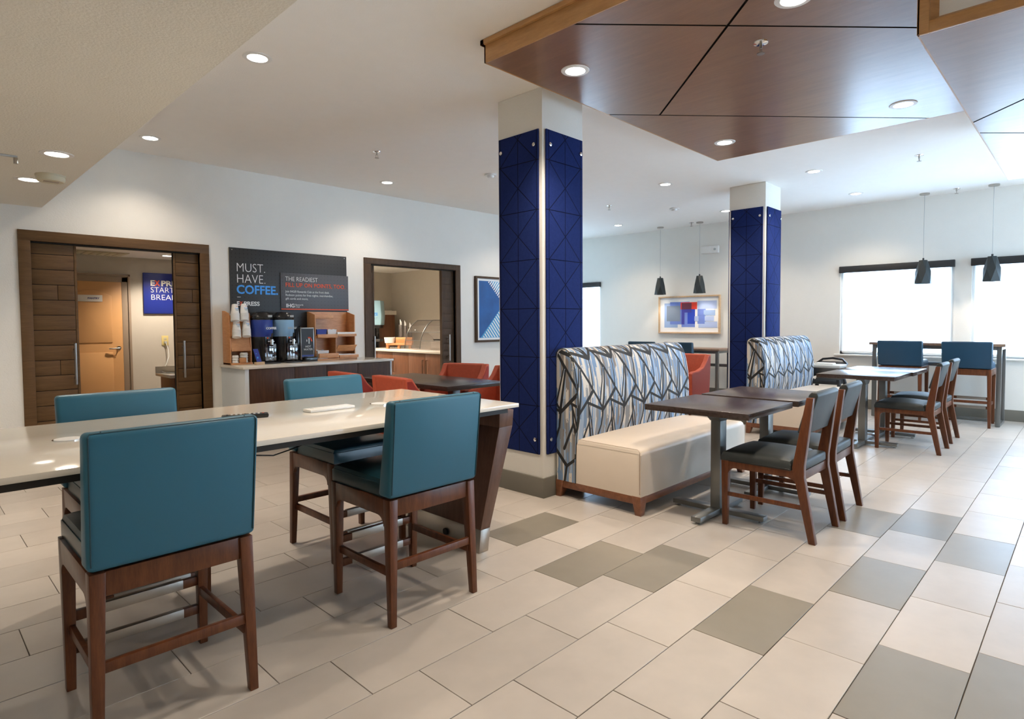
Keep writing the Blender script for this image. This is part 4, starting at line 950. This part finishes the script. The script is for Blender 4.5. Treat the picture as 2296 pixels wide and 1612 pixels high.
# ------------------------------------------------------------------ stools
def make_stool(sh, bt, vinyl, seatm, label, group, loc, rz, seamm='seam', foot=.25):
    t = thing('bar_stool', loc, label, 'stool', rz, group)
    # frame of reference: faces +Y, back at -Y ; seat rail top at sh
    rl = sh - .078
    for sx_ in (-1, 1):
        obj('leg', MB().mat(M['frame']).frust((sx_ * .256 - .015 * (sx_ + 1), sx_ * .256 + .015 * (1 - sx_), -.262, -.230), 0, (sx_ * .25 - .0225 * (sx_ + 1), sx_ * .25 + .0225 * (1 - sx_), -.252, -.200), sh, bev=.003), t)
        obj('leg', MB().mat(M['frame']).frust((sx_ * .244 - .015 * (sx_ + 1), sx_ * .244 + .015 * (1 - sx_), .222, .254), 0, (sx_ * .25 - .0225 * (sx_ + 1), sx_ * .25 + .0225 * (1 - sx_), .205, .255), sh, bev=.003), t)
        # arched side rail
        arc = [(-.205, sh), (.21, sh), (.21, rl - .045)]
        arc += [(.205 - .045 * (1 - math.cos(a)), rl - .045 + .045 * math.sin(a)) for a in [PI / 2 * i / 5 for i in range(6)]]
        arc += [(-.155 - .045 * math.sin(a), rl - .045 * (1 - math.cos(a))) for a in [PI / 2 * i / 5 for i in range(6)]]
        arc += [(-.205, rl - .045)]
        x0_ = sx_ * .25; x1_ = sx_ * .228
        obj('side_rail', MB().mat(M['frame']).prism(arc, 'x', min(x0_, x1_), max(x0_, x1_), bev=.0015), t)
        obj('side_stretcher', B('frame', sx_ * .222 - .009, sx_ * .222 + .009, -.235, .235, foot - .04, foot - .005, bev=.002), t)
    obj('back_rail', B('frame', -.206, .206, -.245, -.222, rl, sh, bev=.002), t); obj('front_rail', B('frame', -.206, .206, .225, .248, rl + .01, sh, bev=.002), t)
    obj('back_stretcher', B('frame', -.22, .22, -.250, -.228, foot, foot + .034, bev=.002), t)
    for z in ((foot - .12, foot + .0)):
        fr = obj('foot_rail', B('frame', -.22, .22, .226, .250, z, z + .036, bev=.002), t)
        obj('metal_plate', MB().mat(M['plate']).box(-.155, .155, .2235, .2525, z + .001, z + .0385, bev=.001), fr)
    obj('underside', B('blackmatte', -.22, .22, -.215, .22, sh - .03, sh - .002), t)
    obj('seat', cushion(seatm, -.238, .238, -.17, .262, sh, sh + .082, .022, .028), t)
    obj('seat_piping', MB().mat(M[seamm]).tube([(-.236, -.16, sh + .060), (-.236, .24, sh + .060), (-.22, .262, sh + .060), (.22, .262, sh + .060), (.236, .24, sh + .060), (.236, -.16, sh + .060)], .0022, 6), t)
    z0, z1 = sh + .008, bt
    lean = .042 * (bt - sh) / .43
    bk = MB().mat(M[vinyl]).hexa([(-.256, -.262, z0), (.256, -.262, z0), (.256, -.165, z0), (-.256, -.165, z0), (-.262, -.262 - lean, z1), (.262, -.262 - lean, z1), (.262, -.20 - lean, z1), (-.262, -.20 - lean, z1)], bev=.018, seg=4)
    b_ = obj('backrest', bk, t)
    def py(z, off): return -.262 + off - lean * (z - z0) / (z1 - z0)
    zt = z1 - .012
    sm_ = MB().mat(M[seamm])
    sm_.tube([(-.246, py(z0 + .02, -.001), z0 + .02), (-.250, py(zt, -.001), zt), (-.245, py(z1, .008), z1 - .003), (.245, py(z1, .008), z1 - .003), (.250, py(zt, -.001), zt), (.246, py(z0 + .02, -.001), z0 + .02)], .0022, 6)
    for sx_ in (-1, 1):
        sm_.tube([(sx_ * .215, -.20 - lean + .0005, z1 - .03), (sx_ * .215, -.215 - lean, z1 - .004), (sx_ * .215, -.25 - lean, z1 + .0005)], .0016, 6)
        sm_.tube([(sx_ * .215, -.165 + .001, z0 + .09), (sx_ * .215, -.1655 - lean * .5 - .017, (z0 + z1) / 2), (sx_ * .215, -.2 - lean + .001, z1 - .03)], .0016, 6)
    obj('seam', sm_, b_)
    for sx_, sy_ in ((-1, -1), (1, -1), (-1, 1), (1, 1)): pass
    return t
G1 = 'teal counter stools at the white table'
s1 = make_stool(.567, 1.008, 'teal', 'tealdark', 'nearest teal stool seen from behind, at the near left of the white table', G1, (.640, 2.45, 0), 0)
dup(s1, (1.735, 2.45, 0), 0, 'teal stool seen from behind beside the walnut slab leg of the white table')
dup(s1, (1.91, 3.27, 0), PI, 'teal stool tucked under the far side of the white table before the red chairs')
dup(s1, (.785, 3.30, 0), PI, 'far side teal stool in front of the brown sliding doors')
G2 = 'dark blue bar stools at the window table'
b1 = make_stool(.73, 1.075, 'navyfab', 'navyfab', 'left dark blue bar stool in front of the windows', G2, (9.70, 1.885, 0), -PI / 2, foot=.30)
dup(b1, (9.66, 1.155, 0), -PI / 2, 'right dark blue bar stool in front of the windows')
G3 = 'dark blue stools at the far counter table'
s5 = dup(s1, (9.33, 4.96, 0), -PI / 2, 'dark blue stool under the far framed print beside the orange armchair', G3)
s6 = dup(s1, (9.33, 5.66, 0), -PI / 2, 'dark blue stool back just showing above the patterned bench', G3)
for s_ in (s5, s6):
    for o in s_.children:
        if o.name.startswith(('backrest', 'seat')) and 'piping' not in o.name:
            o.data = o.data.copy(); o.data.materials[0] = M['navyfab']

s1.scale = (1, 1, 1.013)
# ------------------------------------------------------------------ high tables
def high_table(x0, x1, y0, y1, z, lab, cat='table'):
    t = thing('high_table', ((x0 + x1) / 2, (y0 + y1) / 2, 0), lab, cat, group='counter tables along the window wall')
    a, b = (x1 - x0) / 2, (y1 - y0) / 2
    obj('tabletop', B('tabwood', -a, a, -b, b, z - .035, z, bev=.003), t)
    for s_ in (-1, 1):
        yy_ = s_ * (b - .06); h_ = .025
        mb = MB().mat(M['pewter'])
        mb.box(-a + .03, -a + .075, yy_ - h_, yy_ + h_, 0.004, z - .035, bev=.002).box(a - .075, a - .03, yy_ - h_, yy_ + h_, .004, z - .035, bev=.002)
        mb.box(-a + .075, a - .075, yy_ - h_, yy_ + h_, .004, .04, bev=.002).box(-a + .075, a - .075, yy_ - h_, yy_ + h_, z - .075, z - .035, bev=.002)
        obj('end_frame', mb, t)
    obj('front_beam', B('pewter', -a + .035, -a + .07, -b + .085, b - .085, z - .08, z - .035, bev=.002), t)
    obj('back_beam', B('pewter', a - .07, a - .035, -b + .085, b - .085, z - .33, z - .28, bev=.002), t)
    obj('floor_beam', B('pewter', a - .07, a - .035, -b + .085, b - .085, .004, .04, bev=.002), t)
    return t
high_table(9.56, 10.12, .79, 2.28, 1.045, 'bar height table with grey metal frame below the windows')
high_table(9.60, 10.15, 4.50, 6.3, .885, 'counter height oak table under the far framed print')

# ------------------------------------------------------------------ high chair
t = thing('high_chair', (9.30, 2.73, 0), 'black plastic high chair with a grey tray by the far bench', 'high chair', rz=-PI / 2 + PI)
for sx_ in (-1, 1):
    for sy_ in (-1, 1): obj('leg', MB().mat(M['blackmatte']).frust((sx_ * .27 - .02, sx_ * .27 + .02, sy_ * .25 - .025, sy_ * .25 + .025), 0, (sx_ * .17 - .02, sx_ * .17 + .02, sy_ * .12 - .03, sy_ * .12 + .03), .52, bev=.004), t)
obj('seat_shell', MB().mat(M['blackmatte']).prism([(-.17, .45), (.16, .45), (.16, .50), (-.10, .52), (-.17, .76), (-.21, .76)], 'x', -.17, .17, bev=.012), t)
obj('back_rim', MB().mat(M['black']).tube([(-.20, -.05, .68), (-.20, -.16, .73), (-.13, -.2, .79), (0, -.21, .805), (.13, -.2, .79), (.20, -.16, .73), (.20, -.05, .68)], .016), t)
obj('arm', B('blackmatte', -.2, -.165, -.15, .18, .55, .69, bev=.01), t); obj('arm', B('blackmatte', .165, .2, -.15, .18, .55, .69, bev=.01), t)
obj('tray', B('greyplastic', -.24, .24, -.02, .30, .69, .735, bev=.015, seg=3), t); obj('tray_insert', B('whiteplastic', -.12, .12, .06, .2, .733, .755, bev=.01), t)

# ------------------------------------------------------------------ banquettes
def banquette(x, y, lab):
    L = 1.72; t = thing('banquette', (x, y, 0), lab, 'bench', group='patterned banquettes beside the blue columns')
    # local: x 0..L, y 0 (back) .. -.76 (front)
    zb_ = .13
    seat = cushion('cream', 0.006, L - .006, -.76, -.10, zb_, .462, .018, .045, 20)
    obj('seat', seat, t)
    obj('seat_seam', MB().mat(M['casing']).tube([(.0035, -.752, zb_ + .02), (.0035, -.752, .445), (.004, -.735, .462), (.004, -.22, .467)], .0022, 6), t)
    prof = [(-.195, zb_), (-.198, .30), (-.205, .47), (-.220, .60), (-.222, .75), (-.212, .88), (-.190, 1.0), (-.165, 1.08), (-.135, 1.125), (-.10, 1.146), (-.06, 1.150), (-.03, 1.140), (-.008, 1.115), (0, 1.07), (0, zb_)]
    mb = MB().mat(M['pattern']); bm_ = mb.b; uvl = bm_.loops.layers.uv.new('UVMap')
    # arc length from the top (point index 9)
    s_ = [0]
    for i in range(1, len(prof)): s_.append(s_[-1] + math.hypot(prof[i][0] - prof[i - 1][0], prof[i][1] - prof[i - 1][1]))
    top = s_[9]; nx = 2
    xs_ = [0, .012, L - .012, L]; ins = [.012, 0, 0, .012]
    cy_c, cz_c = -.11, .65
    rings = []
    for xx, d_ in zip(xs_, ins):
        rg = []
        for (py_, pz_) in prof:
            yy_ = py_ + (d_ if py_ < -.1 else -d_); zz_ = pz_ - (d_ if pz_ > 1.0 else 0)
            rg.append(bm_.verts.new((xx, yy_, zz_)))
        rings.append(rg)
    for k_ in range(3):
        for i in range(len(prof) - 1):
            f_ = bm_.faces.new([rings[k_][i], rings[k_ + 1][i], rings[k_ + 1][i + 1], rings[k_][i + 1]])
            uvs = [(xs_[k_], abs(top - s_[i])), (xs_[k_ + 1], abs(top - s_[i])), (xs_[k_ + 1], abs(top - s_[i + 1])), (xs_[k_], abs(top - s_[i + 1]))]
            if i < 9: vv = [top - s_[i], top - s_[i], top - s_[i + 1], top - s_[i + 1]]
            else: vv = [-(s_[i] - top) if (s_[i] - top) < .3 else (s_[i] - top), 0, 0, 0]; vv = [-(s_[i] - top), -(s_[i] - top), -(s_[i + 1] - top), -(s_[i + 1] - top)]
            for lp, (a_, _), v_ in zip(f_.loops, uvs, vv): lp[uvl].uv = (a_ + .105, v_ + .02)
    for rg, fl in ((rings[0], True), (rings[3], False)):
        # end caps as quads fan strip front/back
        f_ = bm_.faces.new(rg if fl else rg[::-1])
        for lp in f_.loops: co = lp.vert.co; lp[uvl].uv = (.30 + (-co.y) * 1.0 + .07, 1.15 - co.z + .05)
    bmesh.ops.recalc_face_normals(bm_, faces=bm_.faces[:])
    obj('backrest', mb, t)
    pp = [(-.003, py_, pz_) for py_, pz_ in prof[:-1]]
    obj('back_piping', MB().mat(M['greyfab']).tube([(.004, p[1] + .004, p[2] - .003) for p in pp], .0035, 6), t)
    obj('base_rail', MB().mat(M['footwood']).box(.02, L - .02, -.755, -.735, .075, zb_, bev=.002).box(.02, L - .02, -.025, -.005, .075, zb_, bev=.002).box(0.005, .025, -.755, -.005, .075, zb_, bev=.002).box(L - .025, L - .005, -.755, -.005, .075, zb_, bev=.002), t)
    for fx in (0, L):
        for fy in (-.762, 0):
            sx_ = 1 if fx == 0 else -1; sy_ = 1 if fy < 0 else -1
            a = sorted((fx, fx + sx_ * .085)); b = sorted((fy, fy + sy_ * .075)); c_ = sorted((fx, fx + sx_ * .05)); d_ = sorted((fy, fy + sy_ * .045))
            obj('foot', MB().mat(M['footwood']).frust((c_[0], c_[1], d_[0], d_[1]), 0, (a[0], a[1], b[0], b[1]), .132, bev=.002), t)
    return t
banquette(3.55, 2.985, 'patterned bench with cream seat beside the near blue column')
dup([o for o in COL.objects if o.name == 'banquette'][0], (7.13, 3.0, 0), None, 'patterned bench with cream seat in front of the far blue column')

# ------------------------------------------------------------------ dining tables
def small_table(x, y, lab):
    t = thing('dining_table', (x, y, 0), lab, 'table', group='square dark dining tables before the benches')
    obj('tabletop', B('tabletop', -.37, .37, -.365, .365, .738, .778, bev=.002), t)
    obj('post', B('pewter', -.048, .048, -.035, .035, .045, .72, bev=.003), t)
    obj('top_bracket', MB().mat(M['pewter']).frust((-.05, .05, -.04, .04), .66, (-.16, .16, -.04, .04), .738, bev=.002).box(-.04, .04, -.22, .22, .725, .738), t)
    obj('base_bar', MB().mat(M['pewter']).box(-.33, .33, -.035, .035, .018, .052, bev=.003), t); obj('base_bar', MB().mat(M['pewter']).box(-.035, .035, -.33, .33, .019, .051, bev=.003), t)
    for a, b in ((.30, 0), (-.30, 0), (0, .30), (0, -.30)): obj('leveler', MB().mat(M['chrome']).lathe([(0, 0), (.016, 0), (.018, .006), (.008, .010), (.008, .019), (0, .019)], (a, b, 0), 14), t)
    return t
t1 = small_table(3.985, 1.868, 'square dark dining table nearest the camera')
dup(t1, (4.80, 1.855, 0), None, 'second square dark table, behind the nearest one')
dup(t1, (7.31, 1.79, 0), None, 'square dark table in front of the far bench, nearer of the far pair')
dup(t1, (8.07, 1.77, 0), None, 'farthest square dark table beside the bar height table')

# ------------------------------------------------------------------ dining chairs
def dining_chair(x, y, lab):
    t = thing('dining_chair', (x, y, 0), lab, 'chair', group='wood chairs with charcoal seats at the square tables')
    hw = .245
    # faces +Y; rear at -Y
    for s_ in (-1, 1):
        xo = s_ * hw; a, b = sorted((xo, xo - s_ * .042))
        obj('leg', MB().mat(M['frame']).frust((a + .006, b - .006, .245, .278), 0, (a, b, .235, .285), .43, bev=.003), t)
        up = [(-.305, 0), (-.265, 0), (-.185, .36), (-.165, .45), (-.243, .885), (-.283, .885), (-.235, .47), (-.235, .40)]
        a2, b2 = sorted((xo, xo - s_ * .040))
        obj('leg', MB().mat(M['frame']).prism(up, 'x', a2, b2, bev=.003), t)
        rl_ = [(-.20, .43), (.25, .43), (.25, .365), (.24, .345), (.225, .375), (.20, .385), (-.14, .385), (-.175, .37), (-.195, .34), (-.21, .34)]
        c_, d_ = sorted((xo - s_ * .005, xo - s_ * .035))
        obj('side_rail', MB().mat(M['frame']).prism(rl_, 'x', c_, d_, bev=.0015), t)
        obj('side_stretcher', B('frame', xo - s_ * .02 - .009, xo - s_ * .02 + .009, -.22, .25, .195, .222, bev=.002), t)
    obj('front_rail', B('frame', -hw + .04, hw - .04, .25, .275, .375, .43, bev=.002), t); obj('back_rail', B('frame', -hw + .035, hw - .035, -.225, -.200, .375, .43, bev=.002), t)
    obj('seat', cushion('greyfab', -hw + .002, hw - .002, -.157, .288, .428, .492, .030, .035), t); obj('seat_rear', B('greyfab', -hw + .042, hw - .042, -.228, -.14, .428, .494, bev=.018, seg=3), t)
    obj('seat_welt', MB().mat(M['blackmatte']).tube([(-hw + .001, -.15, .436), (-hw + .001, .27, .436), (-hw + .01, .286, .436), (hw - .01, .286, .436), (hw - .001, .27, .436), (hw - .001, -.15, .436)], .0028, 6), t)
    pad = [(-.190 - .02, .655), (-.248, .655), (-.298, .86), (-.30, .905), (-.285, .918), (-.262, .915), (-.245, .89)]
    pad = [(-.178, .66), (-.232, .655), (-.297, .895), (-.285, .915), (-.262, .917), (-.243, .90)]
    obj('back_pad', MB().mat(M['greyfab']).prism(pad, 'x', -hw + .04, hw - .0, bev=.008, seg=3) if False else MB().mat(M['greyfab']).prism(pad, 'x', -hw + .041, hw - .041, bev=.008, seg=3), t)
    return t
c1 = dining_chair(4.04, 1.475, 'dark wood chair with charcoal seat nearest the camera')
dup(c1, (4.635, 1.48, 0), .03, 'charcoal seated chair right behind the nearest one')
dup(c1, (7.44, 1.37, 0), .0, 'charcoal seated chair, left of the far pair near the bar table')
dup(c1, (8.22, 1.385, 0), .0, 'charcoal seated chair, farthest of the four along the aisle')

# ------------------------------------------------------------------ lounge table and red armchairs
def lounge_table(x0, x1, y0, y1, lab):
    t = thing('lounge_table', ((x0 + x1) / 2, (y0 + y1) / 2, 0), lab, 'table'); a, b = (x1 - x0) / 2, (y1 - y0) / 2
    obj('tabletop', B('tabletop', -a, a, -b, b, .700, .745, bev=.003), t)
    for s_ in (-1, 1):
        obj('post', B('pewter', -.05, .05, s_ * b * .55 - .04, s_ * b * .55 + .04, .03, .68, bev=.003), t)
        obj('top_plate', B('blackmatte', -a * .7, a * .7, s_ * b * .55 - .05, s_ * b * .55 + .05, .675, .70, bev=.003), t)
        obj('base_bar', B('pewter', -a * .85, a * .85, s_ * b * .55 - .04, s_ * b * .55 + .04, 0, .03, bev=.003), t)
lounge_table(3.62, 4.38, 4.38, 5.93, 'dark rectangular table between the red armchairs')
lounge_table(7.30, 8.02, 4.27, 5.5, 'dark table seen through the gap before the lone orange armchair')
def armchair(x, y, rz, lab, zt=.86):
    t = thing('armchair', (x, y, 0), lab, 'chair', rz, 'red upholstered armchairs')
    # faces +Y
    hw = .30
    bk = MB().mat(M['red']).hexa([(-.25, -.27, .30), (.25, -.27, .30), (.25, -.17, .30), (-.25, -.17, .30), (-.255, -.34, zt), (.255, -.34, zt), (.25, -.26, zt), (-.25, -.26, zt)], bev=.022, seg=3)
    obj('backrest', bk, t)
    for s_ in (-1, 1):
        sd_ = [(-.275, .20), (.25, .20), (.27, .60), (.20, .625), (.05, .63), (-.10, .67), (-.20, .76), (-.265, zt - .005), (-.335, zt - .005), (-.31, .5)]
        a, b = sorted((s_ * .235, s_ * hw))
        obj('side_arm', MB().mat(M['red']).prism(sd_, 'x', a, b, bev=.010, seg=3), t)
        sd2 = [(-.27, .205), (.24, .205), (.258, .58), (.19, .606), (.05, .612), (-.105, .652), (-.21, .745), (-.27, zt - .03), (-.32, zt - .03), (-.30, .5)]
        c_, d_ = sorted((s_ * (hw - .002), s_ * (hw + .003)))
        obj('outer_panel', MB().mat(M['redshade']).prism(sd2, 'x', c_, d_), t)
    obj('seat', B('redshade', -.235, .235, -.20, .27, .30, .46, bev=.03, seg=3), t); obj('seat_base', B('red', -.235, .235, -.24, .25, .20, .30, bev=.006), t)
    for a, b in ((-1, -1), (1, -1), (-1, 1), (1, 1)): obj('leg', MB().mat(M['frame']).frust((a * .26 - .014, a * .26 + .014, b * .23 - .014, b * .23 + .014), 0, (a * .26 - .022, a * .26 + .022, b * .22 - .022, b * .22 + .022), .205, bev=.002), t)
    return t
a1 = armchair(3.47, 4.62, -PI / 2 - .06, 'red armchair seen from behind at the near side of the dark rectangular table')
dup(a1, (3.44, 5.40, 0), -PI / 2 - .05, 'red armchair partly hidden behind the far teal stool back')
dup(a1, (4.55, 5.38, 0), PI / 2 + .35, 'red armchair facing us before the dark doorway frame')
dup(a1, (4.60, 4.66, 0), PI / 2 + .1, 'red armchair cut off by the near blue column')
dup(a1, (8.18, 4.42, 0), PI / 2, 'lone orange red armchair beyond the near patterned bench')
